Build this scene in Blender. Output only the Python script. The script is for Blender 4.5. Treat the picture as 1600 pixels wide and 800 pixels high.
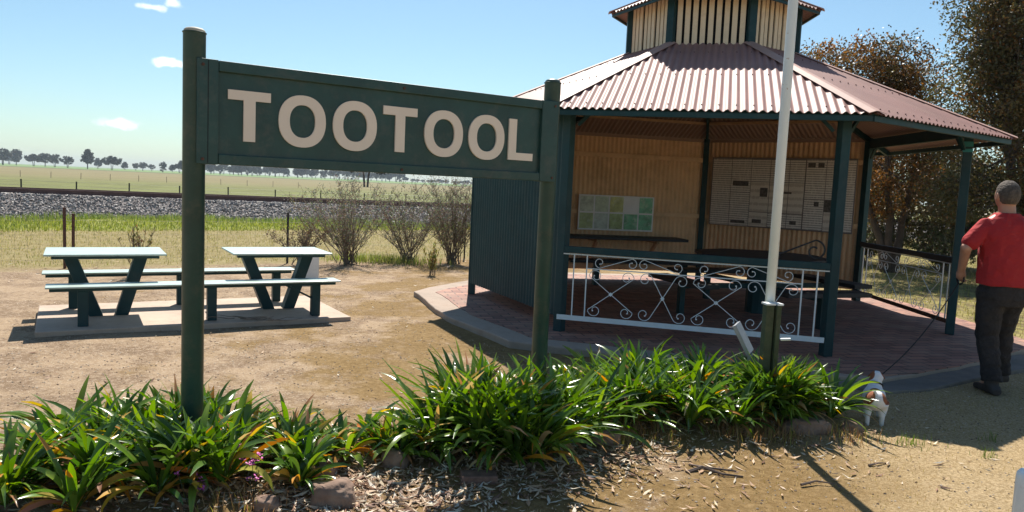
import bpy, bmesh, math, random
from mathutils import Vector, Matrix, noise
from math import sin, cos, pi, radians as rad, sqrt
S = bpy.context.scene
C = S.collection
for o in list(bpy.data.objects): bpy.data.objects.remove(o)

# ------------------------------------------------------------------ camera
F_PX, PITCH, ROLL, CH = 1176.0, rad(5.31), rad(2.61), 1.55
cd = bpy.data.cameras.new('camera'); cam = bpy.data.objects.new('camera', cd); C.objects.link(cam)
cd.sensor_width = 36; cd.lens = 36*F_PX/1600; cd.clip_start = .05; cd.clip_end = 6000
_f = Vector((0, cos(PITCH), -sin(PITCH))); _u = Vector((0, sin(PITCH), cos(PITCH))); _r = Vector((1, 0, 0))
R_ = _r*cos(ROLL)+_u*sin(ROLL); U_ = _u*cos(ROLL)-_r*sin(ROLL)
m = Matrix((R_, U_, -_f)).transposed().to_4x4(); m.translation = Vector((0, 0, CH)); cam.matrix_world = m
S.camera = cam

# ------------------------------------------------------------------ light
SUN_AZ, SUN_EL = rad(-2.5), rad(52)          # azimuth from +Y towards +X
sv = Vector((sin(SUN_AZ)*cos(SUN_EL), cos(SUN_AZ)*cos(SUN_EL), sin(SUN_EL)))
sd = bpy.data.lights.new('sun', 'SUN'); so = bpy.data.objects.new('sun', sd); C.objects.link(so)
sd.energy = 4.5; sd.angle = rad(.5); sd.color = (1, .94, .85)
so.rotation_euler = sv.to_track_quat('Z', 'Y').to_euler()
w = bpy.data.worlds.new('World'); S.world = w; w.use_nodes = True
nt = w.node_tree; bg = nt.nodes['Background']; bg.inputs[1].default_value = .062
sky = nt.nodes.new('ShaderNodeTexSky'); sky.sky_type = 'NISHITA'; sky.sun_disc = False
sky.sun_elevation = SUN_EL; sky.sun_rotation = SUN_AZ; sky.altitude = 200; sky.air_density = 1.0; sky.dust_density = .6; sky.ozone_density = 1.6
# small fair weather clouds, placed by direction in the sky
tc = nt.nodes.new('ShaderNodeTexCoord')
nz = nt.nodes.new('ShaderNodeTexNoise'); nz.inputs['Scale'].default_value = 60; nz.inputs['Detail'].default_value = 5
nt.links.new(tc.outputs['Generated'], nz.inputs['Vector'])
prev = None
def skydir(px, py):
    d = _f+R_*((px-800)/F_PX)-U_*((py-400)/F_PX); return d.normalized()
for (px, py, wx, wz, amp) in ((262, 97, .021, .0055, 1), (185, 193, .022, .006, .55), (238, 11, .013, .004, .6), (273, 6, .009, .005, .6)):
    d = skydir(px, py)
    sub = nt.nodes.new('ShaderNodeVectorMath'); sub.operation = 'SUBTRACT'; nt.links.new(tc.outputs['Generated'], sub.inputs[0]); sub.inputs[1].default_value = d
    sc = nt.nodes.new('ShaderNodeVectorMath'); sc.operation = 'MULTIPLY'; nt.links.new(sub.outputs[0], sc.inputs[0]); sc.inputs[1].default_value = (1/wx, .5/wx, 1/wz)
    ln = nt.nodes.new('ShaderNodeVectorMath'); ln.operation = 'LENGTH'; nt.links.new(sc.outputs[0], ln.inputs[0])
    a = nt.nodes.new('ShaderNodeMath'); a.operation = 'MULTIPLY_ADD'; nt.links.new(nz.outputs[0], a.inputs[0]); a.inputs[1].default_value = 2.2; a.inputs[2].default_value = -1.1
    b = nt.nodes.new('ShaderNodeMath'); b.operation = 'ADD'; nt.links.new(ln.outputs['Value'], b.inputs[0]); nt.links.new(a.outputs[0], b.inputs[1])
    mr = nt.nodes.new('ShaderNodeMapRange'); mr.interpolation_type = 'SMOOTHSTEP'; nt.links.new(b.outputs[0], mr.inputs[0])
    mr.inputs[1].default_value = .35; mr.inputs[2].default_value = 1.25; mr.inputs[3].default_value = amp; mr.inputs[4].default_value = 0
    if prev is None: prev = mr.outputs[0]
    else:
        mx = nt.nodes.new('ShaderNodeMath'); mx.operation = 'MAXIMUM'; nt.links.new(prev, mx.inputs[0]); nt.links.new(mr.outputs[0], mx.inputs[1]); prev = mx.outputs[0]
mix = nt.nodes.new('ShaderNodeMixRGB'); nt.links.new(prev, mix.inputs[0]); nt.links.new(sky.outputs[0], mix.inputs[1]); mix.inputs[2].default_value = (15, 14.6, 14.7, 1)
tint = nt.nodes.new('ShaderNodeMixRGB'); tint.blend_type = 'MULTIPLY'; tint.inputs[0].default_value = 1; tint.inputs[2].default_value = (.86, 1.04, 1.06, 1); nt.links.new(sky.outputs[0], tint.inputs[1]); nt.links.new(tint.outputs[0], mix.inputs[1])
nt.links.new(mix.outputs[0], bg.inputs[0])
S.view_settings.view_transform = 'Standard'; S.view_settings.look = 'None'; S.view_settings.exposure = .92; S.view_settings.gamma = 1
S.render.resolution_x = 1024; S.render.resolution_y = 512; S.render.engine = 'CYCLES'
S.cycles.max_bounces = 8; S.cycles.transparent_max_bounces = 16

# ------------------------------------------------------------------ helpers
ORG = {}
def tag(o, label=None, cat=None, group=None, kind=None):
    if label: o['label'] = label
    if cat: o['category'] = cat
    if group: o['group'] = group
    if kind: o['kind'] = kind
    return o
def empty(name, loc, label, cat, group=None):
    o = bpy.data.objects.new(name, None); C.objects.link(o); o.location = loc; o.empty_display_size = .1
    ORG[o.name] = Vector(loc); return tag(o, label, cat, group)
class MB:
    def __init__(s): s.v = []; s.f = []; s.c = []; s.cur = None
    def add(s, vs, fs):
        n = len(s.v); s.v += [tuple(v) for v in vs]; s.f += [tuple(i+n for i in f) for f in fs]
        s.c += [s.cur]*len(fs)
    def box(s, c, d, rz=0, M=None):
        x, y, z = d[0]/2, d[1]/2, d[2]/2; M = M or Matrix.Rotation(rz, 3, 'Z'); c = Vector(c)
        vs = [c+M@Vector((a*x, b*y, e*z)) for e in (-1, 1) for b in (-1, 1) for a in (-1, 1)]
        s.add(vs, [(0, 2, 3, 1), (4, 5, 7, 6), (0, 1, 5, 4), (2, 6, 7, 3), (0, 4, 6, 2), (1, 3, 7, 5)])
    def beam(s, p, q, wd, ht, up=(0, 0, 1)):
        p, q = Vector(p), Vector(q); d = (q-p); L = d.length; d.normalize()
        if abs(d.dot(Vector(up).normalized())) > .9999: up = (0, 1, 0)
        sx = d.cross(Vector(up)).normalized(); uz = sx.cross(d)
        M = Matrix((sx, d, uz)).transposed(); s.box((p+q)/2, (wd, L, ht), M=M)
    def tube(s, pts, rs, n=8, caps=True, tri=False):
        pts = [Vector(p) for p in pts]
        if not hasattr(rs, '__len__'): rs = [rs]*len(pts)
        vs = []; prevx = None
        for i, p in enumerate(pts):
            a = pts[max(i-1, 0)]; b = pts[min(i+1, len(pts)-1)]; d = (b-a)
            if d.length < 1e-9: d = Vector((0, 0, 1))
            d.normalize()
            if prevx is None: x = d.orthogonal().normalized()
            else:
                x = prevx-d*prevx.dot(d)
                x = x.normalized() if x.length > 1e-6 else d.orthogonal().normalized()
            prevx = x; y = d.cross(x)
            for k in range(n): t = 2*pi*k/n; vs.append(p+(x*cos(t)+y*sin(t))*rs[i])
        fs = []
        for i in range(len(pts)-1):
            for k in range(n): k2 = (k+1) % n; fs.append((i*n+k, i*n+k2, (i+1)*n+k2, (i+1)*n+k))
        if caps: fs.append(tuple(range(n-1, -1, -1))); fs.append(tuple((len(pts)-1)*n+k for k in range(n)))
        s.add(vs, fs)
    def lathe(s, prof, c=(0, 0, 0), n=24):
        c = Vector(c); vs = [c+Vector((r*cos(2*pi*k/n), r*sin(2*pi*k/n), z)) for r, z in prof for k in range(n)]
        fs = [(i*n+k, i*n+(k+1) % n, (i+1)*n+(k+1) % n, (i+1)*n+k) for i in range(len(prof)-1) for k in range(n)]
        fs.append(tuple(range(n-1, -1, -1))); fs.append(tuple((len(prof)-1)*n+k for k in range(n)))
        s.add(vs, fs)
    def loft(s, rings):          # list of rings (equal length lists of points), closed
        n = len(rings[0]); vs = [p for r in rings for p in r]
        fs = [(i*n+k, i*n+(k+1) % n, (i+1)*n+(k+1) % n, (i+1)*n+k) for i in range(len(rings)-1) for k in range(n)]
        fs.append(tuple(range(n-1, -1, -1))); fs.append(tuple((len(rings)-1)*n+k for k in range(n)))
        s.add(vs, fs)
    def prism(s, poly, z0, z1):
        n = len(poly); vs = [(x, y, z0) for x, y in poly]+[(x, y, z1) for x, y in poly]
        fs = [tuple(range(n-1, -1, -1)), tuple(range(n, 2*n))]+[(i, (i+1) % n, n+(i+1) % n, n+i) for i in range(n)]
        s.add(vs, fs)
    def build(s, name, mat, parent=None, org=None, smooth=False, bevel=0, label=None, cat=None, group=None, kind=None, autosmooth=None):
        o3 = Vector(org) if org is not None else (ORG.get(parent.name, Vector()) if parent else Vector())
        me = bpy.data.meshes.new(name); me.from_pydata([tuple(Vector(v)-o3) for v in s.v], [], s.f)
        me.validate()
        if any(c is not None for c in s.c) and len(me.polygons) == len(s.c):
            at = me.color_attributes.new('tone', 'FLOAT_COLOR', 'CORNER'); buf = []
            for p, c in zip(me.polygons, s.c):
                c = c if c is not None else (0, 0, 0)
                buf += [c[0], c[1], c[2], 1]*p.loop_total
            at.data.foreach_set('color', buf)
        me.update()
        o = bpy.data.objects.new(name, me); C.objects.link(o)
        if mat: me.materials.append(mat)
        if smooth: me.polygons.foreach_set('use_smooth', [True]*len(me.polygons))
        if parent: o.parent = parent; ORG[o.name] = o3
        elif org is not None: o.location = o3; ORG[o.name] = o3
        if bevel:
            b = o.modifiers.new('bevel', 'BEVEL'); b.width = bevel; b.segments = 2; b.limit_method = 'ANGLE'; b.angle_limit = rad(40)
        return tag(o, label, cat, group, kind)

def srgb(r, g, b):
    f = lambda c: (c/255/12.92 if c/255 <= .04045 else ((c/255+.055)/1.055)**2.4)
    return (f(r), f(g), f(b))
def new_mat(name):
    m = bpy.data.materials.new(name); m.use_nodes = True; n = m.node_tree.nodes; return m, n, m.node_tree.links, n['Principled BSDF']
def ramp(n, L, src, stops):
    r = n.new('ShaderNodeValToRGB'); L.new(src, r.inputs[0]); e = r.color_ramp.elements
    while len(e) < len(stops): e.new(.5)
    for i, (p, c) in enumerate(stops): e[i].position = p; e[i].color = (*c, 1)
    return r
def mat(name, col, rough=.6, var=.15, scale=6, bump=0, bscale=60, metal=0, dirt=None, dirt_amt=.4, dirt_scale=3, spec=.5, coat=0, trans=None, dlo=.5, dhi=.72):
    m, n, L, b = new_mat(name)
    g = n.new('ShaderNodeTexCoord'); t = n.new('ShaderNodeTexNoise'); t.inputs['Scale'].default_value = scale; t.inputs['Detail'].default_value = 8; t.inputs['Roughness'].default_value = .65
    L.new(g.outputs['Object'], t.inputs['Vector'])
    lo = tuple(max(c*(1-var), 0) for c in col); hi = tuple(min(c*(1+var), 1) for c in col)
    r = ramp(n, L, t.outputs[0], [(.3, lo), (.7, hi)]); out = r.outputs[0]
    if dirt:
        t2 = n.new('ShaderNodeTexNoise'); t2.inputs['Scale'].default_value = dirt_scale; t2.inputs['Detail'].default_value = 10; t2.inputs['Roughness'].default_value = .75
        L.new(g.outputs['Object'], t2.inputs['Vector'])
        r2 = ramp(n, L, t2.outputs[0], [(dlo, (0, 0, 0)), (dhi, (dirt_amt,)*3)])
        mx = n.new('ShaderNodeMixRGB'); L.new(r2.outputs[0], mx.inputs[0]); L.new(out, mx.inputs[1]); mx.inputs[2].default_value = (*dirt, 1); out = mx.outputs[0]
    L.new(out, b.inputs['Base Color']); b.inputs['Roughness'].default_value = rough; b.inputs['Metallic'].default_value = metal; b.inputs['Specular IOR Level'].default_value = spec
    if coat: b.inputs['Coat Weight'].default_value = coat
    if bump:
        t3 = n.new('ShaderNodeTexNoise'); t3.inputs['Scale'].default_value = bscale; t3.inputs['Detail'].default_value = 6; L.new(g.outputs['Object'], t3.inputs['Vector'])
        bp = n.new('ShaderNodeBump'); bp.inputs['Strength'].default_value = bump; bp.inputs['Distance'].default_value = .01 if bscale > 15 else .05; L.new(t3.outputs[0], bp.inputs['Height']); L.new(bp.outputs[0], b.inputs['Normal'])
    return m
def leaf_mat(name, rough=.4, trans=.35, spec=.5):
    m, n, L, b = new_mat(name)
    a = n.new('ShaderNodeAttribute'); a.attribute_name = 'tone'
    L.new(a.outputs['Color'], b.inputs['Base Color']); b.inputs['Roughness'].default_value = rough; b.inputs['Specular IOR Level'].default_value = spec
    tr = n.new('ShaderNodeBsdfTranslucent')
    hs = n.new('ShaderNodeHueSaturation'); hs.inputs['Saturation'].default_value = 1.15; hs.inputs['Value'].default_value = 1.5; L.new(a.outputs['Color'], hs.inputs['Color']); L.new(hs.outputs[0], tr.inputs[0])
    mx = n.new('ShaderNodeMixShader'); mx.inputs[0].default_value = trans; L.new(b.outputs[0], mx.inputs[1]); L.new(tr.outputs[0], mx.inputs[2]); L.new(mx.outputs[0], n['Material Output'].inputs[0])
    return m
M = {}
M['green'] = mat('dark_green_paint', (.018, .06, .052), .42, .22, 5, .06, 90, dirt=(.16, .13, .10), dirt_amt=.35, dirt_scale=9)
M['teal'] = mat('teal_green_paint', (.008, .043, .050), .5, .2, 4, .05, 80, dirt=(.10, .10, .09), dirt_amt=.25, dirt_scale=6, spec=.3)
M['table'] = mat('weathered_green_slab', (.42, .52, .47), .35, .12, 5, .04, 60, dirt=(.5, .5, .45), dirt_amt=.35, dirt_scale=7)
M['cream_letter'] = mat('cream_letter_paint', (.88, .73, .60), .55, .04, 3, .03, 90)
M['white'] = mat('white_paint', (.76, .79, .79), .45, .06, 8, .05, 60, dirt=(.35, .16, .07), dirt_amt=.4, dirt_scale=14, dlo=.6, dhi=.7)
M['pole'] = mat('rusty_white_pole_paint', (.74, .78, .78), .45, .04, 8, .05, 60, dirt=(.30, .11, .04), dirt_amt=.9, dirt_scale=16, dlo=.62, dhi=.68)
M['cream'] = mat('cream_sheet_paint', (.72, .47, .27), .6, .10, 3, 0, dirt=(.30, .18, .09), dirt_amt=.5, dirt_scale=2.5)
M['slat'] = mat('cream_timber_slat', (.78, .62, .42), .6, .12, 5, .1, 60, dirt=(.35, .22, .12), dirt_amt=.5, dirt_scale=5)
M['roof'] = mat('faded_maroon_roofing', (.30, .15, .125), .6, .15, 1.5, .04, 40, dirt=(.33, .20, .15), dirt_amt=.4, dirt_scale=1.7)
M['ridge'] = mat('faded_ridge_flashing', (.42, .25, .20), .6, .15, 3, .03, 40, dirt=(.3, .18, .13), dirt_amt=.5, dirt_scale=4)
M['lining'] = mat('dusty_roof_underside', (.30, .20, .16), .6, .15, 2, 0, dirt=(.16, .10, .07), dirt_amt=.6, dirt_scale=2)
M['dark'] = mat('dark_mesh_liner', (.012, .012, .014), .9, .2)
M['metal'] = mat('galvanised_metal', (.30, .32, .35), .45, .15, 12, .1, 90, metal=.3)
M['wire'] = mat('fence_wire', (.25, .24, .22), .5, .2, metal=.5)
M['rust'] = mat('rusty_iron', (.10, .045, .03), .8, .3, 30, .3, 120)
M['darkpost'] = mat('dark_steel_post', (.03, .027, .025), .7, .3)
M['rail'] = mat('rusty_rail', (.13, .065, .055), .6, .25, 12)
M['sleeper'] = mat('concrete_sleeper', (.32, .29, .26), .85, .2)
M['conc'] = mat('weathered_concrete', (.46, .35, .27), .85, .14, 2.2, .35, 55, dirt=(.25, .18, .13), dirt_amt=.5, dirt_scale=4)
M['rimconc'] = mat('grey_concrete_rim', (.36, .28, .22), .9, .25, 3, .6, 35, dirt=(.20, .13, .09), dirt_amt=.8, dirt_scale=3)
M['bark'] = mat('eucalypt_bark', (.09, .065, .05), .9, .4, 6, .6, 25)
M['twig'] = mat('dry_twig', (.13, .09, .07), .85, .35, 20)
M['greytwig'] = mat('grey_shrub_twig', (.19, .15, .115), .85, .35, 12)
M['rock'] = mat('garden_rock', (.22, .14, .10), .9, .35, 9, .8, 30, dirt=(.30, .24, .18), dirt_amt=.6, dirt_scale=6)
M['brick'] = mat('old_brick', (.20, .11, .08), .9, .35, 20, .5, 60)
M['moss_timber'] = mat('green_mossy_timber', (.045, .06, .028), .8, .4, 8, .4, 40, dirt=(.12, .11, .06), dirt_amt=.6, dirt_scale=7)
M['darktimber'] = mat('dark_timber', (.02, .022, .026), .6, .3, 12, .2, 50)
M['tan'] = mat('tan_timber_strut', (.42, .26, .14), .7, .2, 9, .2, 50)
M['leafg'] = leaf_mat('strap_leaf', .26, .32, .65)
M['leafd'] = leaf_mat('dry_leaf', .6, .25, .3)
M['tleaf'] = leaf_mat('tree_leaf', .45, .35, .4)
M['grass'] = leaf_mat('grass_blade', .6, .35, .3)
M['far'] = leaf_mat('far_foliage', .7, .05, .2)
M['litter'] = leaf_mat('leaf_litter', .65, .05, .3)
M['flower'] = mat('pink_petal', (.65, .12, .42), .6, .2, 50)
M['patch'] = mat('turquoise_tape', (.01, .20, .21), .5, .2)
M['capsundust'] = mat('sunlit_dusty_cap', (.50, .44, .34), .7, .2, 20)  # dusty top of the left post cap, sunlight on the dome painted into the tan
# ================================================================== SETTING
def perp(ax, ay, deg):            # signed distance north of a line through (ax,ay)
    n = (-sin(rad(deg)), cos(rad(deg))); return lambda x, y: (x-ax)*n[0]+(y-ay)*n[1]
dfence = perp(-6.82, 11.41, 36)
RA = Vector((-16, 23.5, 0)); RD = Vector((cos(rad(19)), sin(rad(19)), 0)); RN = Vector((-RD.y, RD.x, 0))
drail = perp(-16, 23.5, 19)
def ground_z(x, y):
    z = .018*noise.noise(Vector((x*.9, y*.9, 0)))+.05*noise.noise(Vector((x*.11, y*.11, 3)))*min(1, y/20 if y > 0 else 0)
    d = drail(x, y)
    if d > 2: z -= .35*min(1, (d-2)/3)
    if -12 < d < 0 and x > -12: z += .10*max(0, 1-abs(d+4)/8)
    rr_ = sqrt((x-2.413)**2+(y-9.824)**2)
    if rr_ < 5.2: z += .028*min(1, (5.2-rr_)/1.2)
    # raised garden bed
    gb = bed(x, y)
    z += .05*gb
    return z
def bed(x, y):
    best = 0
    for (bx, by, br) in BEDS:
        q = ((x-bx)**2+(y-by)**2)/(br*br)
        best = max(best, math.exp(-q*1.4))
    return best
BEDS = [(-2.1, 3.5, .7), (-1.4, 3.7, .6), (-.8, 3.95, .5), (-.2, 4.25, .7), (.5, 4.9, .6), (1.2, 5.1, .7), (2, 5.2, .6)]
xs = []; ys = []
v = -9.
while v < 12: xs.append(v); v += .12
a = -9.; st = .3
while a > -3000: a -= st; st *= 1.18; xs.insert(0, a)
a = 12.; st = .3
while a < 3000: a += st; st *= 1.18; xs.append(a)
v = -6.; ys = [-60, -30, -15]
while v < 13: ys.append(v); v += .12
st = .15
while v < 4500: ys.append(v); v += st; st *= 1.06
g = MB(); nx = len(xs)
g.v = [(x, y, ground_z(x, y)) for y in ys for x in xs]
g.f = [(j*nx+i, j*nx+i+1, (j+1)*nx+i+1, (j+1)*nx+i) for j in range(len(ys)-1) for i in range(nx-1)]; g.c = [None]*len(g.f)

def ground_mat():
    m, n, L, b = new_mat('ground_soil_and_grass')
    geo = n.new('ShaderNodeNewGeometry'); P = geo.outputs['Position']
    def nse(scale, detail=6, rough=.6, vec=None, dist=0):
        t = n.new('ShaderNodeTexNoise'); t.inputs['Scale'].default_value = scale; t.inputs['Detail'].default_value = detail; t.inputs['Roughness'].default_value = rough
        t.inputs['Distortion'].default_value = dist
        L.new(vec or P, t.inputs['Vector']); return t.outputs[0]
    def mth(op, a, b_=None, c=None):
        q = n.new('ShaderNodeMath'); q.operation = op
        for i, x in enumerate((a, b_, c)):
            if x is None: continue
            if isinstance(x, (int, float)): q.inputs[i].default_value = x
            else: L.new(x, q.inputs[i])
        return q.outputs[0]
    def mixc(f, a, b_):
        q = n.new('ShaderNodeMixRGB')
        for i, x in enumerate((f, a, b_)):
            if isinstance(x, (int, float)): q.inputs[i].default_value = x
            elif isinstance(x, tuple): q.inputs[i].default_value = (*x, 1)
            else: L.new(x, q.inputs[i])
        return q.outputs[0]
    def rng(v, a, b_, c=0, d=1):
        q = n.new('ShaderNodeMapRange'); q.interpolation_type = 'SMOOTHSTEP'; L.new(v, q.inputs[0])
        for i, x in enumerate((a, b_, c, d)): q.inputs[i+1].default_value = x
        return q.outputs[0]
    def dist(ax, ay, deg):
        d = n.new('ShaderNodeVectorMath'); d.operation = 'DOT_PRODUCT'; L.new(P, d.inputs[0]); d.inputs[1].default_value = (-sin(rad(deg)), cos(rad(deg)), 0)
        return mth('SUBTRACT', d.outputs['Value'], -sin(rad(deg))*ax+cos(rad(deg))*ay)
    sep = n.new('ShaderNodeSeparateXYZ'); L.new(P, sep.inputs[0])
    big = nse(.35, 5); mid = nse(2.1, 7, .65); fine = nse(22, 8, .75); vfine = nse(110, 6, .8)
    # bare soil
    soil = mixc(rng(mid, .42, .58), (.205, .138, .083), (.34, .243, .152))
    soil = mixc(rng(fine, .46, .66, 0, .9), soil, (.40, .30, .21))
    soil = mixc(rng(nse(9, 7, .7), .52, .68, 0, .6), soil, (.15, .095, .06))
    specks = rng(vfine, .56, .66, 0, .8); soil = mixc(specks, soil, (.12, .08, .05))
    specks2 = rng(nse(75, 3, .6), .60, .66, 0, .85); soil = mixc(specks2, soil, (.55, .47, .36))
    # mossy olive tinge: more to the right and towards the shelter
    xm = rng(sep.outputs[0], -4.5, .5, -.13, .13)
    mm = mth('ADD', nse(.9, 8, .72), xm)
    moss = mixc(rng(fine, .35, .7), (.16, .098, .030), (.27, .175, .068))
    soil = mixc(rng(mm, .45, .60, 0, .85), soil, moss)
    # straw tone at the bottom right
    st = rng(mth('ADD', mth('MULTIPLY', nse(1.3, 6, .7), .5), rng(sep.outputs[0], .8, 3.2, -.2, .34)), .22, .46, 0, .85)
    straw = mixc(rng(nse(60, 6, .8), .4, .62), (.27, .19, .09), (.53, .40, .235))
    soil = mixc(st, soil, straw)
    # reddish debris under the bed
    # dry mown grass beyond the fence
    df = dist(-6.82, 11.41, 36); dfn = mth('ADD', df, mth('MULTIPLY_ADD', mid, 1.6, -.8))
    dry = mixc(rng(nse(5, 8, .75), .35, .68), (.19, .15, .062), (.30, .245, .12))
    dry = mixc(rng(mid, .50, .75, 0, .6), dry, (.19, .19, .055))
    rightgrass = mixc(rng(nse(4, 8, .75), .4, .62), (.12, .09, .045), (.29, .25, .085))
    rg = mth('MULTIPLY', rng(mth('ADD', sep.outputs[1], mth('MULTIPLY', mid, 1.2)), 8.0, 9.6), rng(sep.outputs[0], 5.2, 6.5))
    c = mixc(rng(dfn, -.5, .4), soil, dry)
    c = mixc(rg, c, rightgrass)
    green = mixc(rng(nse(3, 8, .7), .35, .65), (.15, .165, .035), (.25, .255, .06))
    dg = mth('ADD', df, mth('MULTIPLY_ADD', big, 1.6, -.8))
    c = mixc(rng(dg, 6.6, 7.3), c, green)
    dr = dist(-16, 23.5, 19)
    field = mixc(rng(nse(.16, 9, .75), .36, .64), (.115, .12, .042), (.165, .18, .058))
    field = mixc(rng(nse(1.3, 6, .7), .5, .75, 0, .5), field, (.25, .20, .11))
    field = mixc(rng(dr, 60, 150, 0, .7), field, mixc(rng(nse(.05, 8, .7), .4, .6), (.20, .155, .085), (.23, .19, .105)))
    c = mixc(rng(dr, 2, 3.5), c, field)
    crop = mixc(nse(.01, 4), (.14, .21, .07), (.17, .25, .09))
    edge = mixc(0.0, (.10, .09, .045), (.1, .1, .1))
    c = mixc(rng(dr, 430, 470), c, edge)
    c = mixc(rng(dr, 520, 560), c, crop)
    L.new(c, b.inputs['Base Color']); b.inputs['Roughness'].default_value = .95; b.inputs['Specular IOR Level'].default_value = .15
    h = mth('ADD', mth('MULTIPLY', fine, .6), mth('MULTIPLY', vfine, .35)); h = mth('ADD', h, mth('MULTIPLY', nse(7, 6), .8))
    bp = n.new('ShaderNodeBump'); bp.inputs['Strength'].default_value = 1; bp.inputs['Distance'].default_value = .018; L.new(h, bp.inputs['Height']); L.new(bp.outputs[0], b.inputs['Normal'])
    return m
g.build('ground', ground_mat(), smooth=True, kind='structure')

# ---- railway: ballast bank, track
def rp(s, n_, z): p = RA+RD*s+RN*n_; return (p.x, p.y, z)
bk = MB(); prof = [(-2.9, -.12), (-.9, .60), (2.6, .60), (4.4, -.45)]
ns = 60
for k in range(ns+1):
    s_ = -40+k*2.0
    for n_, z in prof: bk.v.append(rp(s_, n_, z+.03*noise.noise(Vector((s_, n_, 0)))))
for k in range(ns):
    for j in range(3): a = k*4+j; bk.f.append((a, a+4, a+5, a+1)); bk.c.append(None)
m_, n, L, b = new_mat('ballast_bed')
t = n.new('ShaderNodeTexVoronoi'); t.inputs['Scale'].default_value = 13; geo = n.new('ShaderNodeNewGeometry'); L.new(geo.outputs['Position'], t.inputs['Vector'])
r = ramp(n, L, t.outputs['Distance'], [(.1, (.30, .27, .26)), (.6, (.07, .06, .06))]); L.new(r.outputs[0], b.inputs['Base Color']); b.inputs['Roughness'].default_value = .9
bp = n.new('ShaderNodeBump'); bp.inputs['Distance'].default_value = .05; L.new(t.outputs['Distance'], bp.inputs['Height']); bp.invert = True; L.new(bp.outputs[0], b.inputs['Normal'])
bk.build('ballast_bank', m_, smooth=True, kind='structure')
rng = random.Random(5)
st = MB()
OCT = [(1, 0, 0), (-1, 0, 0), (0, 1, 0), (0, -1, 0), (0, 0, 1), (0, 0, -1)]; OF = [(0, 2, 4), (2, 1, 4), (1, 3, 4), (3, 0, 4), (2, 0, 5), (1, 2, 5), (3, 1, 5), (0, 3, 5)]
for i in range(17000):
    s_ = rng.uniform(-3, 22); q = rng.random(); n_ = -3.1+q*2.5; z = -.14+(n_+2.9)/2.0*.72 if n_ < -.9 else .58
    if n_ < -2.5 and rng.random() < .4: continue
    sz = rng.uniform(.028, .062); M3 = Matrix.Rotation(rng.uniform(0, 6.3), 3, Vector((rng.random()-.5, rng.random()-.5, rng.random()-.5)))
    c = Vector(rp(s_, n_, z+rng.uniform(0, .05))); tcol = rng.choice([(.36, .33, .31), (.30, .275, .26), (.25, .23, .22), (.42, .39, .36), (.33, .28, .25), (.18, .16, .155)])
    st.cur = tcol
    st.add([c+M3@Vector((a*sz*rng.uniform(.7, 1.3), b_*sz*rng.uniform(.6, 1.1), d*sz*rng.uniform(.5, .9))) for a, b_, d in OCT], OF)
st.build('ballast_stones', M['litter'], label='grey crushed stone ballast on the railway bank', cat='gravel', kind='stuff')
tr = empty('railway_track', rp(10, 0, .6), 'rusty railway track running along the top of the grey ballast bank', 'railway')
for n_ in (0, 1.5):
    q = MB(); q.beam(rp(-40, n_, .635), rp(80, n_, .635), .13, .03); q.beam(rp(-40, n_, .69), rp(80, n_, .69), .02, .10); q.beam(rp(-40, n_, .755), rp(80, n_, .755), .07, .035)
    q.build('rail', M['rail'], tr)
for k in range(52):
    s_ = -6+k*.62; q = MB(); p0 = Vector(rp(s_, -.5, .585)); p1 = Vector(rp(s_, 2.0, .585)); q.beam(p0, p1, .22, .1); q.build('sleeper', M['sleeper'], tr)

# ---- fences
def picket(mb, x, y, h, z0=0, w_=.04, lean=(0, 0)):
    mb.beam((x, y, z0-.1), (x+lean[0], y+lean[1], z0+h), w_, w_)
pf = empty('paddock_fence', rp(10, 20, -.4), 'thin wire fence with dark steel posts just beyond the railway line', 'fence')
FPOST = []
for k in range(26):
    s_ = -22+k*2.55; p = RA+RN*18.5+RD*s_
    FPOST.append(p); q = MB(); picket(q, p.x, p.y, 1.12+.05*sin(k*3.1), -.38, .055, (.02*sin(k*5), 0)); q.build('post', M['darkpost'], pf)
q = MB()
for z in (.15, .45, .68): q.tube([(p.x, p.y, z) for p in FPOST], .006, 3)
q.build('wire', M['wire'], pf)
pf2 = empty('far_fence', rp(10, 75, -.4), 'faint wire fence on thin posts farther out across the paddock', 'fence')
q = MB()
for k in range(44):
    p = RA+RN*100+RD*(-60+k*3.9); q2 = MB(); picket(q2, p.x, p.y, .95, -.38, .05, (.05*sin(k*7), 0)); q2.build('post', M['greytwig'], pf2)
nf = empty('garden_fence', (-5.4, 12.4, 0), 'wire mesh fence on rusty pickets behind the picnic area', 'fence')
FD = Vector((cos(rad(36)), sin(rad(36)), 0)); f0 = Vector((-6.82, 11.41, 0))
for k, (s_, h, dx) in enumerate(((0, .92, .0), (.11, .83, .01), (3.45, .90, 0), (-4.2, 1.0, .02), (7.2, .95, 0), (10.6, .95, 0))):
    p = f0+FD*s_; q = MB(); picket(q, p.x, p.y, h, 0, .032, (dx, 0)); q.build('picket', M['rust'] if k < 2 else M['darkpost'], nf)
q = MB()
for z in (.12, .3, .5, .72, .86): q.tube([tuple(f0+FD*(-8)+Vector((0, 0, z))), tuple(f0+FD*11+Vector((0, 0, z)))], .0016, 3)
for k in range(0, 120):
    p = f0+FD*(-8+k*.16); q.tube([(p.x, p.y, .05), (p.x, p.y, .86)], .0012, 3)
q.build('wire_mesh', M['wire'], nf)

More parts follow.
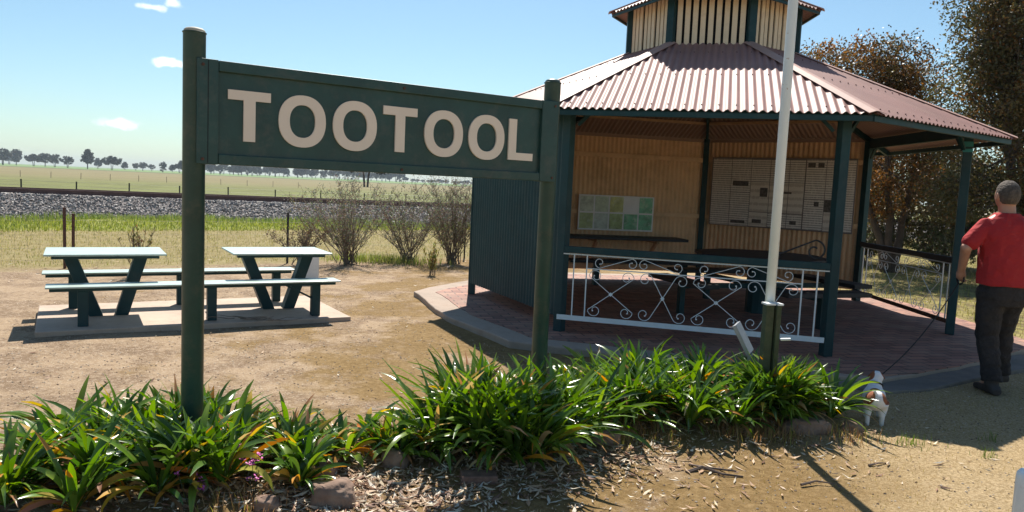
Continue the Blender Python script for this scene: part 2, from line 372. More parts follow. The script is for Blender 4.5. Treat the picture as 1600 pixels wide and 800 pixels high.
# ---- paving pad of the shelter
HC = Vector((2.413, 9.824)); HA = -2.276; HR = 2.931
def hv(k, R=HR): a = HA+2*pi/7*k; return Vector((HC.x+R*cos(a), HC.y+R*sin(a)))
def pad_poly(r_in, r_tip, n=8, ease=1.0):
    out = []
    for i in range(7*n):
        a = HA+2*pi/7*(i/n); t = (i/n) % 1; ap = cos(pi/7)/cos((t-.5)*2*pi/7)   # heptagon outline
        R = r_tip*ap*ease+(1-ease)*r_in
        R += .07*noise.noise(Vector((cos(a)*3, sin(a)*3, 1.3)))+.03*noise.noise(Vector((cos(a)*11, sin(a)*11, 4)))
        out.append((HC.x+R*cos(a), HC.y+R*sin(a)))
    return out
pad = MB(); pad.prism(pad_poly(3.6, 3.76, 14, .7), -.15, .094); pad.build('concrete_rim', M['rimconc'], kind='structure', bevel=.012)
m_, n, L, b = new_mat('brick_paving')
geo = n.new('ShaderNodeNewGeometry'); mp = n.new('ShaderNodeMapping'); mp.inputs['Rotation'].default_value = (0, 0, rad(-14.5)); L.new(geo.outputs['Position'], mp.inputs['Vector'])
bt = n.new('ShaderNodeTexBrick'); bt.inputs['Scale'].default_value = 1; bt.inputs['Brick Width'].default_value = .235; bt.inputs['Row Height'].default_value = .118; bt.inputs['Mortar Size'].default_value = .009; bt.inputs['Mortar Smooth'].default_value = .2
bt.inputs['Color1'].default_value = (.40, .19, .13, 1); bt.inputs['Color2'].default_value = (.22, .10, .075, 1); bt.inputs['Mortar'].default_value = (.09, .06, .05, 1); L.new(mp.outputs[0], bt.inputs['Vector'])
t = n.new('ShaderNodeTexNoise'); t.inputs['Scale'].default_value = 2.2; t.inputs['Detail'].default_value = 9; t.inputs['Roughness'].default_value = .7; L.new(geo.outputs['Position'], t.inputs['Vector'])
r = ramp(n, L, t.outputs[0], [(.45, (0, 0, 0)), (.75, (.6, .6, .6))]); mx = n.new('ShaderNodeMixRGB'); L.new(r.outputs[0], mx.inputs[0]); L.new(bt.outputs[0], mx.inputs[1]); mx.inputs[2].default_value = (.40, .29, .21, 1)
L.new(mx.outputs[0], b.inputs['Base Color']); b.inputs['Roughness'].default_value = .8
bp = n.new('ShaderNodeBump'); bp.inputs['Distance'].default_value = .006; bp.invert = True; L.new(bt.outputs['Fac'], bp.inputs['Height']); L.new(bp.outputs[0], b.inputs['Normal'])
pv = MB(); _a = pad_poly(3.3, 3.46, 14, .75); _b = pad_poly(3.6, 3.755, 14, .7)
f_ = lambda p: min(1, max(0, (p[0]-1.8)/1.6))
pv.prism([(a[0]*(1-f_(a))+b_[0]*f_(a), a[1]*(1-f_(a))+b_[1]*f_(a)) for a, b_ in zip(_a, _b)], .06, .1); pv.build('brick_paving', m_, kind='structure')
APRON = [(2.62, 6.1), (3.0, 5.86), (3.45, 6.02), (4.02, 6.42), (4.75, 6.9), (5.45, 7.3), (5.6, 7.75), (4.9, 7.5), (4.2, 7.1), (3.2, 6.6)]
# apron where the path meets the pad by the open side
ap = MB(); pp = APRON
ap.prism(pp, -.1, .062); ap.build('concrete_apron', mat('dark_worn_concrete', (.17, .145, .125), .9, .3, 3, .5, 35, dirt=(.24, .18, .12), dirt_amt=.7, dirt_scale=5), kind='structure', bevel=.01)
# slab of the picnic set
SO = Vector((-4.231, 6.652)); su = Vector((.8642, .5032)); sv_ = Vector((-.5032, .8642))
def sp(u, v): p = SO+su*u+sv_*v; return (p.x, p.y)
sl = MB(); sl.prism([sp(-.02, 0), sp(1.4, .01), sp(2.9, 0), sp(2.86, 1.6), sp(1.4, 1.56), sp(-.04, 1.52)], -.12, .05); sl.build('concrete_slab', M['conc'], kind='structure', bevel=.008)
# ================================================================== STATION NAME SIGN
sg = empty('station_name_sign', (-1.629, 3.826, 0), 'big dark green railway station name board with cream letters TOOTOOL between two round posts', 'sign')
A_ = Vector((-1.629, 3.826, 0)); B_ = Vector((.217, 5.05, 0)); bd = (B_-A_).normalized(); bn = Vector((bd.y, -bd.x, 0)); SZ = Vector((0, 0, 1))
SK = .93
def sz_m(z): return .1085+SK*z
def bp_(u, z, off=0): return A_+bd*u*SK+bn*off*SK+SZ*sz_m(z)
for P in (A_, B_):
    q = MB(); q.lathe([(.054, -.3), (.054, sz_m(2.285)), (.0575, sz_m(2.286)), (.0575, sz_m(2.292))], P, 32); po = q.build('post', M['green'], sg, smooth=False, bevel=.003)
    for p_ in po.data.polygons: p_.use_smooth = abs(p_.normal.z) < .5
    q = MB(); q.lathe([(.052, sz_m(2.290)), (.050, sz_m(2.302)), (.040, sz_m(2.311)), (.02, sz_m(2.316)), (.001, sz_m(2.317))], P, 32); q.build('post_cap', M['capsundust'] if P is A_ else M['green'], sg, smooth=True)
def bbox(q, u0, u1, z0, z1, o0, o1):
    ps = [bp_(u, z, o) for z in (z0, z1) for u, o in ((u0, o0), (u1, o0), (u1, o1), (u0, o1))]
    q.add(ps, [(0, 3, 2, 1), (4, 5, 6, 7), (0, 1, 5, 4), (1, 2, 6, 5), (2, 3, 7, 6), (3, 0, 4, 7)])
q = MB(); bbox(q, .03, 2.36, 1.61, 2.14, .0, .048); q.build('panel', M['green'], sg)
for nm, a in (('top_rail', (0.112, 2.252, 2.092, 2.15)), ('bottom_rail', (0.112, 2.252, 1.594, 1.650)), ('stile', (0.0, .110, 1.592, 2.152)), ('stile', (2.254, 2.392, 1.590, 2.154))):
    q = MB(); bbox(q, *a, -.005, .074); q.build(nm, M['green'], sg, bevel=.004)
q = MB(); bbox(q, .055, .0585, 1.60, 2.145, .0745, .0755); q.build('seam', M['dark'], sg)
ZB, ZT = 1.728, 2.004
def letter_poly(kind, u0, u1):
    if kind == 'T':
        mid = (u0+u1)/2; s = .032; return [(u0, ZT), (u0, ZT-.052), (mid-s, ZT-.052), (mid-s, ZB), (mid+s, ZB), (mid+s, ZT-.052), (u1, ZT-.052), (u1, ZT)][::-1]
    if kind == 'L': return [(u0, ZT), (u0, ZB), (u1, ZB), (u1, ZB+.05), (u0+.062, ZB+.05), (u0+.062, ZT)]
for kd, u0, u1 in (('T', .162, .392), ('O', .438, .712), ('O', .756, 1.032), ('T', 1.073, 1.302), ('O', 1.356, 1.634), ('O', 1.678, 1.956), ('L', 1.992, 2.194)):
    q = MB(); o0, o1 = .0485, .062
    if kd == 'O':
        cu, cz, a, b_ = (u0+u1)/2, (ZB+ZT)/2-.002, (u1-u0)/2, (ZT-ZB)/2+.010; n_ = 48; vs = []
        for o in (o0, o1):
            for (ra, rb) in ((a, b_), (a-.062, b_-.055)):
                for k in range(n_):
                    t = 2*pi*k/n_; e = .90; cx_ = abs(cos(t))**e*(1 if cos(t) > 0 else -1); sz_ = abs(sin(t))**e*(1 if sin(t) > 0 else -1)
                    vs.append(bp_(cu+ra*cx_, cz+rb*sz_, o))
        fs = []
        for k in range(n_):
            k2 = (k+1) % n_; o_b, i_b, o_f, i_f = 0, n_, 2*n_, 3*n_
            fs += [(o_f+k, o_f+k2, i_f+k2, i_f+k), (o_b+k, o_b+k2, o_f+k2, o_f+k), (i_b+k2, i_b+k, i_f+k, i_f+k2), (o_b+k2, o_b+k, i_b+k, i_b+k2)]
        q.add(vs, fs)
    else:
        pl = letter_poly(kd, u0, u1); n_ = len(pl); vs = [bp_(u, z, o0) for u, z in pl]+[bp_(u, z, o1) for u, z in pl]
        q.add(vs, [tuple(range(n_-1, -1, -1)), tuple(range(n_, 2*n_))]+[(i, (i+1) % n_, n_+(i+1) % n_, n_+i) for i in range(n_)])
    q.build('letter', M['cream_letter'], sg)
q = MB()
for u, z in ((.03, 2.12), (.03, 1.62), (2.36, 2.12), (2.36, 1.62), (1.2, 1.62), (1.2, 2.12)): q.tube([bp_(u, z, .074), bp_(u, z, .080)], .008, 8)
q.build('bolts', M['rust'], sg)

# ================================================================== PICNIC SET
def s3(u, v, z): p = SO+su*u+sv_*v; return Vector((p.x, p.y, z))
def slab_box(q, u0, u1, v0, v1, z0, z1):
    q.add([s3(u, v, z) for z in (z0, z1) for u, v in ((u0, v0), (u1, v0), (u1, v1), (u0, v1))], [(0, 3, 2, 1), (4, 5, 6, 7), (0, 1, 5, 4), (1, 2, 6, 5), (2, 3, 7, 6), (3, 0, 4, 7)])
for (u0, u1, legs, lab) in ((.04, 1.10, ((.24, .48), (.90, .71)), 'pale green metal picnic table with V-shaped legs, left one on the slab'),
                            (1.74, 2.80, ((1.93, 2.18), (2.62, 2.40)), 'pale green metal picnic table with V-shaped legs, right one nearer the bare shrubs')):
    t = empty('picnic_table', s3((u0+u1)/2, .79, .05), lab, 'picnic table')
    q = MB(); slab_box(q, u0, u1, .40, 1.16, .690, .708); q.build('tabletop', M['table'], t, bevel=.004)
    q = MB(); slab_box(q, u0+.06, u1-.06, .48, .55, .655, .689); slab_box(q, u0+.06, u1-.06, 1.0, 1.07, .655, .689); q.build('top_rail', M['teal'], t)
    for (ut, ub) in legs:
        q = MB(); w_ = .062
        for v0, v1 in ((.70, .84),):
            q.add([s3(ub-w_, v0, .05), s3(ub+w_, v0, .05), s3(ub+w_, v1, .05), s3(ub-w_, v1, .05), s3(ut-w_, v0, .688), s3(ut+w_, v0, .688), s3(ut+w_, v1, .688), s3(ut-w_, v1, .688)],
                  [(0, 3, 2, 1), (4, 5, 6, 7), (0, 1, 5, 4), (1, 2, 6, 5), (2, 3, 7, 6), (3, 0, 4, 7)])
        q.build('leg', M['teal'], t, bevel=.006)
for (v0, v1, us, lu, lab) in ((.07, .34, (.06, 2.80), (.36, 1.50, 2.56), 'long pale green bench seat on square posts, nearest side of the picnic tables'),
                          (1.13, 1.40, (.0, 2.58), (.28, 1.33, 2.38), 'long pale green bench seat on square posts, far side of the picnic tables')):
    t = empty('bench', s3(1.43, (v0+v1)/2, .05), lab, 'bench')
    q = MB(); slab_box(q, us[0], us[1], v0, v1, .425, .441); q.build('seat', M['table'], t, bevel=.004)
    q = MB(); slab_box(q, us[0]+.03, us[1]-.03, v0+.09, v1-.09, .385, .424); q.build('seat_rail', M['teal'], t)
    for u in lu:
        q = MB(); slab_box(q, u-.045, u+.045, (v0+v1)/2-.045, (v0+v1)/2+.045, .05, .384); q.build('leg', M['teal'], t, bevel=.005)
    q = MB(); u = lu[-1]
    q.beam(s3(u, (v0+v1)/2, .22), s3(u-.32, (v0+v1)/2, .39), .02, .02); q.build('brace', M['teal'], t)
# white panel leaning behind the right table
q = MB(); q.box((-2.98, 11.02, .23), (.28, .02, .46), rz=rad(12)); q.box((-2.98, 11.05, .1), (.03, .03, .3))
q.build('white_panel', M['white'], org=(-2.98, 11.02, 0), label='small white panel standing on the ground behind the right picnic table', cat='panel', bevel=.003)

# ================================================================== SHELTER
sh = empty('picnic_shelter', (HC.x, HC.y, .1), 'seven sided open park shelter with maroon corrugated roof and slatted cream cupola', 'shelter')
AP = cos(pi/7); TAN = math.tan(pi/7)
def sec(k):     # sector k spans hv(k)..hv(k+1): outward normal, tangent
    a = HA+2*pi/7*(k+.5); return Vector((cos(a), sin(a))), Vector((-sin(a), cos(a)))
def hp(k, s, r, z): nn, tt = sec(k); return Vector((HC.x+nn.x*r+tt.x*s, HC.y+nn.y*r+tt.y*s, z))
ZE, AE, ZC, AC = 2.31, 3.36*AP, 3.29, 1.06*AP
def zroof(r): return ZE+(AE-r)/(AE-AC)*(ZC-ZE)
def roof_sheet(mb, k, ae, ac, zf, off, amp=.011, pitch=.076, ph=0):
    wmax = ae*TAN; n_ = int(2*wmax/(pitch/6)); prev = None
    for i in range(n_+1):
        s = -wmax+2*wmax*i/n_; top = max(ac, abs(s)/TAN); z = off+amp*cos(2*pi*s/pitch+ph)
        nseg = 3; col = []
        for j in range(nseg+1):
            r = ae+(top-ae)*j/nseg; mb.v.append(tuple(hp(k, s, r, zf(r)+z))); col.append(len(mb.v)-1)
        if prev:
            for j in range(nseg): mb.f.append((prev[j], col[j], col[j+1], prev[j+1])); mb.c.append(None)
        prev = col
for k in range(7):
    q = MB(); roof_sheet(q, k, AE+.02*sin(k*2.1), AC, zroof, 0); r1 = q.build('roof_sheet', M['roof'], sh, smooth=True)
    q = MB(); roof_sheet(q, k, AE-.012, AC+.02, zroof, -.012, .0105, ph=0); q.build('roof_lining', M['lining'], sh, smooth=True)
# roof screws
q = MB()
for k in range(7):
    for r in (AE-.10, AE-.95, AE-1.7):
        wm = r*TAN; j = -int(wm/.152)
        while j*.152 < wm-.03:
            if abs(j*.152) < wm-.05: p = hp(k, j*.152, r, zroof(r)+.010); q.tube([p, p+Vector((0, 0, .008))], .006, 6)
            j += 1
q.build('roof_screws', M['rust'], sh)
for k in range(7):   # hip flashing along each hip line
    a = HA+2*pi/7*k; d = Vector((cos(a), sin(a))); q = MB(); r0, r1_ = 3.38, 1.04
    def hipz(r): return zroof(r*AP)+.020
    perp_ = Vector((-d.y, d.x)); vs = []
    for r in (r0, r1_):
        c = HC+d*r
        for sgn, w_, dz in ((-1, .085, -.014), (-1, .02, .006), (1, .02, .006), (1, .085, -.014)):
            p = c+perp_*sgn*w_; vs.append((p.x, p.y, hipz(r)+dz-(w_*.0)))
    for r in (r0, r1_):
        c = HC+d*r
        for sgn, w_, dz in ((-1, .085, -.018), (-1, .02, .002), (1, .02, .002), (1, .085, -.018)):
            p = c+perp_*sgn*w_; vs.append((p.x, p.y, hipz(r)+dz))
    q.add(vs, [(0, 1, 5, 4), (1, 2, 6, 5), (2, 3, 7, 6), (8, 12, 13, 9), (9, 13, 14, 10), (10, 14, 15, 11), (0, 8, 9, 1), (1, 9, 10, 2), (2, 10, 11, 3), (0, 4, 12, 8), (3, 11, 15, 7), (4, 5, 13, 12), (5, 6, 14, 13), (6, 7, 15, 14)])
    q.build('ridge_cap', M['ridge'], sh)
# posts, beams, fascia, rafters
for k in range(7):
    a = HA+2*pi/7*k; p = hv(k); q = MB(); q.box((p.x, p.y, (.1+2.47)/2), (.092, .092, 2.37), rz=a); po = q.build('post', M['teal'], sh, bevel=.006)
    if k == 2:
        q = MB(); q.box((p.x, p.y, 2.24), (.097, .097, .055), rz=a); q.build('tape', M['patch'], po)
        q = MB(); q.box((p.x, p.y, 2.17), (.0965, .0965, .035), rz=a); q.build('tape', M['patch'], po)
    q = MB(); d = Vector((cos(a), sin(a)))
    def hr(r, dz): c = HC+d*r; return (c.x, c.y, zroof(r*AP)+dz)
    q.beam(hr(3.30, -.06), hr(.9, -.06), .045, .07); q.build('hip_rafter', M['teal'], sh)
    ap_ = HR*AP; q = MB(); wv = ap_*TAN-.06
    q.beam(hp(k, -wv, ap_, 2.385 if k < 3 else 2.44), hp(k, wv, ap_, 2.385 if k < 3 else 2.44), .05, .135 if k < 3 else .05); q.build('beam', M['teal'] if k < 3 else M['lining'], sh, bevel=.004)
    q = MB(); ar = 3.02-.03; wv = ar*TAN
    q.beam(hp(k, -wv, ar, 2.268), hp(k, wv, ar, 2.268), .03, .05); q.build('fascia', M['teal'], sh, bevel=.003)
    for r in (1.5, 2.15):
        q = MB(); q.beam(hp(k, -r*TAN, r, zroof(r)-.05), hp(k, r*TAN, r, zroof(r)-.05), .06, .04); q.build('batten', M['tan'], sh)
    # corner brackets under the beam at each end
    for e in (-1, 1):
        q = MB(); w0 = ap_*TAN-.09; pts = [hp(k, e*(w0-.30*sin(t)), ap_, 2.31-.28*(1-sin(t))*1.0-.02) for t in [i*pi/2/6 for i in range(7)]]
        pts = [hp(k, e*(w0-.28*(1-cos(t))), ap_, 2.03+.28*sin(t)) for t in [i*pi/2/6 for i in range(7)]]
        
        if k < 3: q.beam(hp(k, e*w0, ap_, 2.18), hp(k, e*(w0-.14), ap_, 2.32), .03, .03); q.build('corner_bracket', M['teal'], sh)
# corrugated walls
def wall(k, outer, inner, z0=.25, z1=2.425):
    ap_ = HR*AP; wv = ap_*TAN-.03
    for nm, mt, off in (('outer_sheet', outer, .035), ('inner_sheet', inner, .029)):
        q = MB(); n_ = int(2*wv/.076*6)
        for i in range(n_+1):
            s = -wv+2*wv*i/n_; r = ap_+off+.009*cos(2*pi*s/.076); q.v += [tuple(hp(k, s, r, z0)), tuple(hp(k, s, r, z1))]
            if i: j = 2*i; q.f.append((j-2, j, j+1, j-1)); q.c.append(None)
        q.build(nm, mt, sh, smooth=True)
    for z in (1.19, 2.12, .30):
        q = MB(); q.beam(hp(k, -wv, ap_, z), hp(k, wv, ap_, z), .035, .075); q.build('girt', inner, sh, bevel=.003)
wall(6, M['teal'], M['cream'])
for k in (3, 4, 5): wall(k, M['teal'], M['cream'])
# cupola
def cp(k, s, r, z): return hp(k, s, r, z)
rc = 1.03*AP
for k in range(7):
    a = HA+2*pi/7*k; q = MB(); q.box((HC.x+1.04*cos(a), HC.y+1.04*sin(a), 3.56), (.07, .09, .66), rz=a); q.build('cupola_post', M['teal'], sh, bevel=.004)
    wv = rc*TAN-.05; n_ = 9
    for j in range(n_):
        s = -wv+(j+.5)*2*wv/n_; q = MB(); zt = 3.86; q.beam(hp(k, s, rc+.006*((j*7+k) % 3), 3.245+.008*((j*5) % 3)), hp(k, s+.004*(((j*3+k) % 3)-1), rc+.006*((j*7+k) % 3), zt), .058, .016, up=(*sec(k)[0], 0)); q.build('cupola_slat', M['slat'], sh)
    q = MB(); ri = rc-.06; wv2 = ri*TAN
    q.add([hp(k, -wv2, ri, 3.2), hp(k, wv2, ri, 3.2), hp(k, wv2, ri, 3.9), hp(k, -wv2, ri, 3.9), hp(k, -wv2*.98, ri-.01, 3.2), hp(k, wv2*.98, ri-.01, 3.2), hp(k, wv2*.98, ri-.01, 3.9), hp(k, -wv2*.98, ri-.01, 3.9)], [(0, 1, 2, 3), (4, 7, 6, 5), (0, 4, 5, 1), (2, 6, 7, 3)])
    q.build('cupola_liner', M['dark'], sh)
ZE2, AE2 = 3.80, 1.30*AP
def zr2(r): return ZE2+(AE2-r)*.47
for k in range(7):
    q = MB(); roof_sheet(q, k, AE2, .02, zr2, 0); q.build('cupola_roof_sheet', M['roof'], sh, smooth=True)
    q = MB(); roof_sheet(q, k, AE2-.01, .03, zr2, -.010, .0095); q.build('cupola_roof_lining', M['lining'], sh, smooth=True)
    q = MB(); ar = AE2-.03; wv = ar*TAN; q.beam(hp(k, -wv, ar, ZE2-.03), hp(k, wv, ar, ZE2-.03), .02, .03); q.build('cupola_fascia', M['teal'], sh)
    a = HA+2*pi/7*k; d = Vector((cos(a), sin(a))); q = MB(); p0 = HC+d*1.32; p1 = HC+d*.03
    q.beam((p0.x, p0.y, ZE2+.004), (p1.x, p1.y, zr2(0)+.004), .12, .012); q.build('cupola_ridge_cap', M['ridge'], sh)
# wrought railings
def spiral(c, r, start, turns, ccw=1, n=26):
    pts = []
    for i in range(n+1):
        t = i/n; rr = r*(1-.72*t); a = start+ccw*turns*2*pi*t; pts.append((c[0]+rr*cos(a), c[1]+rr*sin(a)))
    return pts
def railing(k, off, white, topmat, z0, z1, botmat):
    L_ = 2*HR*AP*TAN; ap_ = HR*AP+off
    def rp3(s, z): return hp(k, s-L_/2, ap_, z)
    q = MB(); q.beam(rp3(.03, z1), rp3(L_-.03, z1), .055, .065); tp = q.build('top_rail', topmat, sh, bevel=.004)
    q = MB(); q.beam(rp3(-.02, z0), rp3(L_-.03, z0), .012, .05); q.build('bottom_rail', botmat, sh)
    zt = z1-.045; zb = z0+.025; q = MB()
    q.beam(rp3(.02, zt), rp3(L_-.03, zt), .012, .012); zu = zt-.135; q.beam(rp3(.26, zu), rp3(L_-.26, zu), .010, .010)
    for s in (.13, .26, L_-.26, L_-.13): q.beam(rp3(s, zb), rp3(s, zt), .012, .012, up=(1, 0, 0))
    x0, x1 = .26, L_-.26; nb = 4; bw = (x1-x0)/nb; R1 = .068
    rad_ = .0038
    def tb(pts): q.tube([rp3(a, b_) for a, b_ in pts], rad_, 5)
    for i in range(nb):
        c = x0+bw*(i+.5); zm = (zu+zb)/2; inward = (i % 2 == 0)
        for e in (-1, 1):
            # one diagonal runs from lower e side to upper -e side, with a scroll at both ends
            hb = bw/2-.03
            if inward:
                cb = (c+e*(hb-R1), zb+R1+.004); tt = (c-e*(hb-R1), zu-R1-.004)
                sb = spiral(cb, R1, 0 if e > 0 else pi, 1.05, -e); stp = spiral(tt, R1, pi if e > 0 else 0, 1.05, -e)
            else:
                hb = bw/2-.10
                cb = (c+e*(hb+.02), zb+R1+.004); tt = (c-e*(hb+.02), zu-R1-.004)
                sb = spiral(cb, R1, pi*1.15 if e > 0 else -pi*.15, 1.05, e); stp = spiral(tt, R1, pi*.15 if e > 0 else pi*.85, 1.05, e)
            tb(stp[::-1]+sb)
            for cc in (sb[-1], stp[-1]): q.tube([rp3(*cc)+Vector((0, 0, -.006)), rp3(*cc)+Vector((0, 0, .006))], .008, 6)
        q.box(rp3(c, zm), (.03, .012, .03), M=Matrix.Rotation(HA+2*pi/7*(k+.5)+pi/2, 3, 'Z')@Matrix.Rotation(pi/4, 3, 'Y'))
    r2 = .055; zmid = (zt+zu)/2
    for i in range(nb):
        e = 1 if i % 2 == 0 else -1; xa = x0+bw*i+(.09 if e > 0 else bw-.09+.0); xb = x0+bw*i+(bw-.06 if e > 0 else .06)
        sa = spiral((xa+e*.04, zmid), r2, -pi/2, 1.0, -e); sb = spiral((xb, zmid), r2, pi/2, 1.0, -e)
        tb(sa[::-1]+sb)
        for cc in (sa[-1], sb[-1]): q.tube([rp3(*cc)+Vector((0, 0, -.005)), rp3(*cc)+Vector((0, 0, .005))], .007, 6)
    q.build('scroll_panel', white, sh)
railing(0, .055, M['white'], M['teal'], .255, .945, M['white'])
railing(2, .0, M['white'], M['darktimber'], .235, .94, M['rust'])
# bird spikes on the right beam, scroll by the front right post
q = MB(); rr = random.Random(3); ap_ = HR*AP+.06; wv = ap_*TAN
for i in range(30):
    s = -wv+.1+i*(2*wv-.2)/29; p = hp(2, s, ap_-.03, 2.33); q.tube([p, p+Vector((rr.uniform(-.03, .03), rr.uniform(-.03, .03), .10))], .0035, 4)
q.build('bird_spike_strip', M['white'], sh)
# ---- fittings inside
def wpt(k, s, inn, z): # s from hv(k), inn = metres inside of the wall line
    L_ = 2*HR*AP*TAN; return hp(k, s-L_/2, HR*AP-inn, z)
sf = empty('wall_shelf', wpt(4, 1.3, .3, .75), 'dark shelf table on diagonal timber struts against the back wall', 'shelf')
q = MB(); q.beam(wpt(4, .45, .28, .80), wpt(4, 2.45, .28, .80), .52, .045); q.build('shelf_board', M['darktimber'], sf, bevel=.005)
for s in (.95, 1.95):
    q = MB(); q.beam(wpt(4, s, .45, .77), wpt(4, s, .02, .42), .04, .06); q.build('strut', M['tan'], sf)
    q = MB(); q.beam(wpt(4, s, .5, .755), wpt(4, s, .02, .755), .04, .04); q.build('bearer', M['tan'], sf)
be = empty('bench', wpt(4, 1.3, .85, .1), 'dark slab bench on square legs in front of the wall shelf inside the shelter', 'bench')
q = MB(); q.beam(wpt(4, .35, .80, .47), wpt(4, 2.5, .80, .47), .28, .045); q.build('seat', M['darktimber'], be, bevel=.005)
for s in (.62, 2.05):
    q = MB(); p = wpt(4, s, .80, .27); q.box(p, (.09, .09, .35), rz=HA+2*pi/7*4.5); q.build('leg', M['teal'], be)
tb_ = empty('octagonal_table', (3.13, 9.45, .1), 'dark eight sided pedestal table with bench seats around it in the shelter', 'picnic table')
def ngon(cx, cy, R, n=8, a0=.3): return [(cx+R*cos(a0+2*pi*i/n), cy+R*sin(a0+2*pi*i/n)) for i in range(n)]
q = MB(); q.prism(ngon(3.13, 9.45, .84), .795, .835); q.build('tabletop', M['darktimber'], tb_, bevel=.005)
q = MB(); q.prism(ngon(3.13, 9.45, .15, 12), .1, .794); q.build('pedestal', M['teal'], tb_, bevel=.005)
for i in range(4):
    a = .3+pi/8+2*pi*i/4-.35; c = Vector((3.13+1.12*cos(a), 9.45+1.12*sin(a), .5)); q = MB(); q.box(c, (.28, 1.15, .05), rz=a); q.build('seat', M['darktimber'], tb_, bevel=.005)
    q = MB(); q.beam((3.13, 9.45, .44), (c.x, c.y, .44), .06, .06); q.build('seat_arm', M['teal'], tb_)
    q = MB(); q.box((c.x, c.y, .27), (.07, .07, .35), rz=a); q.build('leg', M['teal'], tb_)
# scroll bracket beside the front right post
q = MB(); L0 = 2*HR*AP*TAN
cc = (L0-.16, 1.075); sp_ = spiral(cc, .10, pi*.5, 1.1, -1); q.tube([wpt(0, L0-.55, .03, .985), wpt(0, L0-.40, .03, 1.06)]+[wpt(0, a, .03, b_) for a, b_ in sp_], .009, 6); q.build('scroll_bracket', M['darktimber'], sh)
# notice boards
def paper(name, base, line, rows, seed, blot=.0):
    m, n, L, b = new_mat(name); g = n.new('ShaderNodeTexCoord')
    w1 = n.new('ShaderNodeTexWave'); w1.wave_type = 'BANDS'; w1.bands_direction = 'Z'; w1.inputs['Scale'].default_value = rows; w1.inputs['Distortion'].default_value = .3; L.new(g.outputs['Object'], w1.inputs['Vector'])
    t = n.new('ShaderNodeTexNoise'); t.inputs['Scale'].default_value = 45; mp = n.new('ShaderNodeMapping'); mp.inputs['Scale'].default_value = (1, 1, .25); mp.inputs['Location'].default_value = (seed, 0, 0); L.new(g.outputs['Object'], mp.inputs['Vector']); L.new(mp.outputs[0], t.inputs['Vector'])
    mu = n.new('ShaderNodeMath'); mu.operation = 'MULTIPLY'; L.new(w1.outputs['Fac'], mu.inputs[0]); L.new(t.outputs[0], mu.inputs[1])
    r = ramp(n, L, mu.outputs[0], [(.22, base), (.42, line)]); out = r.outputs[0]
    L.new(out, b.inputs['Base Color']); b.inputs['Roughness'].default_value = .5; return m
pm = paper('printed_text_sheet', (.74, .70, .66), (.36, .33, .31), 9, 1); pm2 = paper('faded_map_sheet', (.72, .67, .61), (.55, .50, .45), 3, 4)
photo = mat('old_photo', (.10, .09, .085), .5, .6, 30); backm = mat('board_backing', (.18, .16, .16), .5, .1)
nb = empty('history_board', wpt(3, 1.3, .05, 1.6), 'large grey information board of printed history pages on the right back wall', 'notice board')
LB = 2*HR*AP*TAN
# seen from inside, left end is near hv(4): use s' measured from hv(4)
def wp3(s, inn, z): return wpt(3, LB-s, inn, z)
def sheet(k, fn, s0, s1, z0, z1, inn, th, name, m, parent):
    q = MB(); q.beam(fn(s0, inn, (z0+z1)/2), fn(s1, inn, (z0+z1)/2), th, z1-z0); return q.build(name, m, parent)
sheet(3, wp3, .16, 2.42, 1.07, 2.17, .052, .03, 'backing', backm, nb)
cols = [(.18, .50, [(1.08, 2.15, 't')]), (.51, .83, [(1.62, 2.15, 't'), (1.08, 1.61, 't')]), (.84, 1.14, [(1.80, 2.14, 't'), (1.32, 1.79, 'm'), (1.09, 1.31, 'p')]), (1.15, 1.44, [(1.80, 2.14, 't'), (1.32, 1.79, 'm'), (1.09, 1.31, 't')]),
        (1.45, 1.68, [(1.80, 2.14, 't'), (1.32, 1.79, 'm'), (1.09, 1.31, 't')]), (1.70, 1.99, [(1.56, 2.15, 't'), (1.09, 1.55, 't')]), (2.0, 2.22, [(1.56, 2.15, 't'), (1.38, 1.55, 'd'), (1.09, 1.37, 'm')]), (2.23, 2.41, [(1.09, 2.15, 't')])]
for s0, s1, cells in cols:
    for z0, z1, kd in cells: sheet(3, wp3, s0, s1, z0, z1, .0705, .006, 'page', {'t': pm, 'm': pm2, 'p': pm2, 'd': photo}[kd], nb)
for s0, s1, z0, z1 in ((.54, .80, 1.72, 1.80), (.54, .78, 1.12, 1.17), (1.0, 1.12, 1.56, 1.70), (1.36, 1.5, 1.62, 1.65), (1.72, 1.83, 2.03, 2.10), (1.87, 1.96, 2.03, 2.10), (1.85, 1.92, 1.45, 1.52), (1.50, 1.60, 1.15, 1.21), (.90, 1.05, 1.14, 1.2), (2.12, 2.2, 1.62, 1.66)):
    sheet(3, wp3, s0, s1, z0, z1, .0755, .003, 'picture', photo, nb)
def wp4(s, inn, z): return wpt(4, s, inn, z)
pb = empty('photo_board', wpt(4, 1.5, .05, 1.2), 'small white framed board with ten green nature pictures above the wall shelf', 'notice board')
sheet(4, wp4, .89, 2.17, .90, 1.47, .055, .025, 'backing', mat('white_board', (.75, .75, .78), .4, .05), pb)
greens = [(.25, .42, .22), (.42, .5, .45), (.30, .42, .12), None, (.40, .50, .42), (.10, .42, .22), (.10, .34, .18), (.28, .38, .16), (.38, .46, .46), (.30, .42, .18)]
for i in range(5):
    for j in range(2):
        if i == 1 and j == 1: continue
        s0 = .915+i*.252; z0 = .925+j*.275; cg = [(.12, .42, .24), (.12, .40, .22), (.32, .42, .17), (.45, .52, .48), (.36, .44, .20)][i]
        if j == 1: cg = [(.13, .42, .25), None, (.46, .48, .16), (.42, .50, .38), (.45, .50, .42)][i]
        q = sheet(4, wp4, s0, s0+.225, z0, z0+.25, .0705, .006, 'picture', mat('nature_picture', cg, .35, .45, 9, dirt=(.62, .66, .6), dirt_amt=.8, dirt_scale=11), pb)
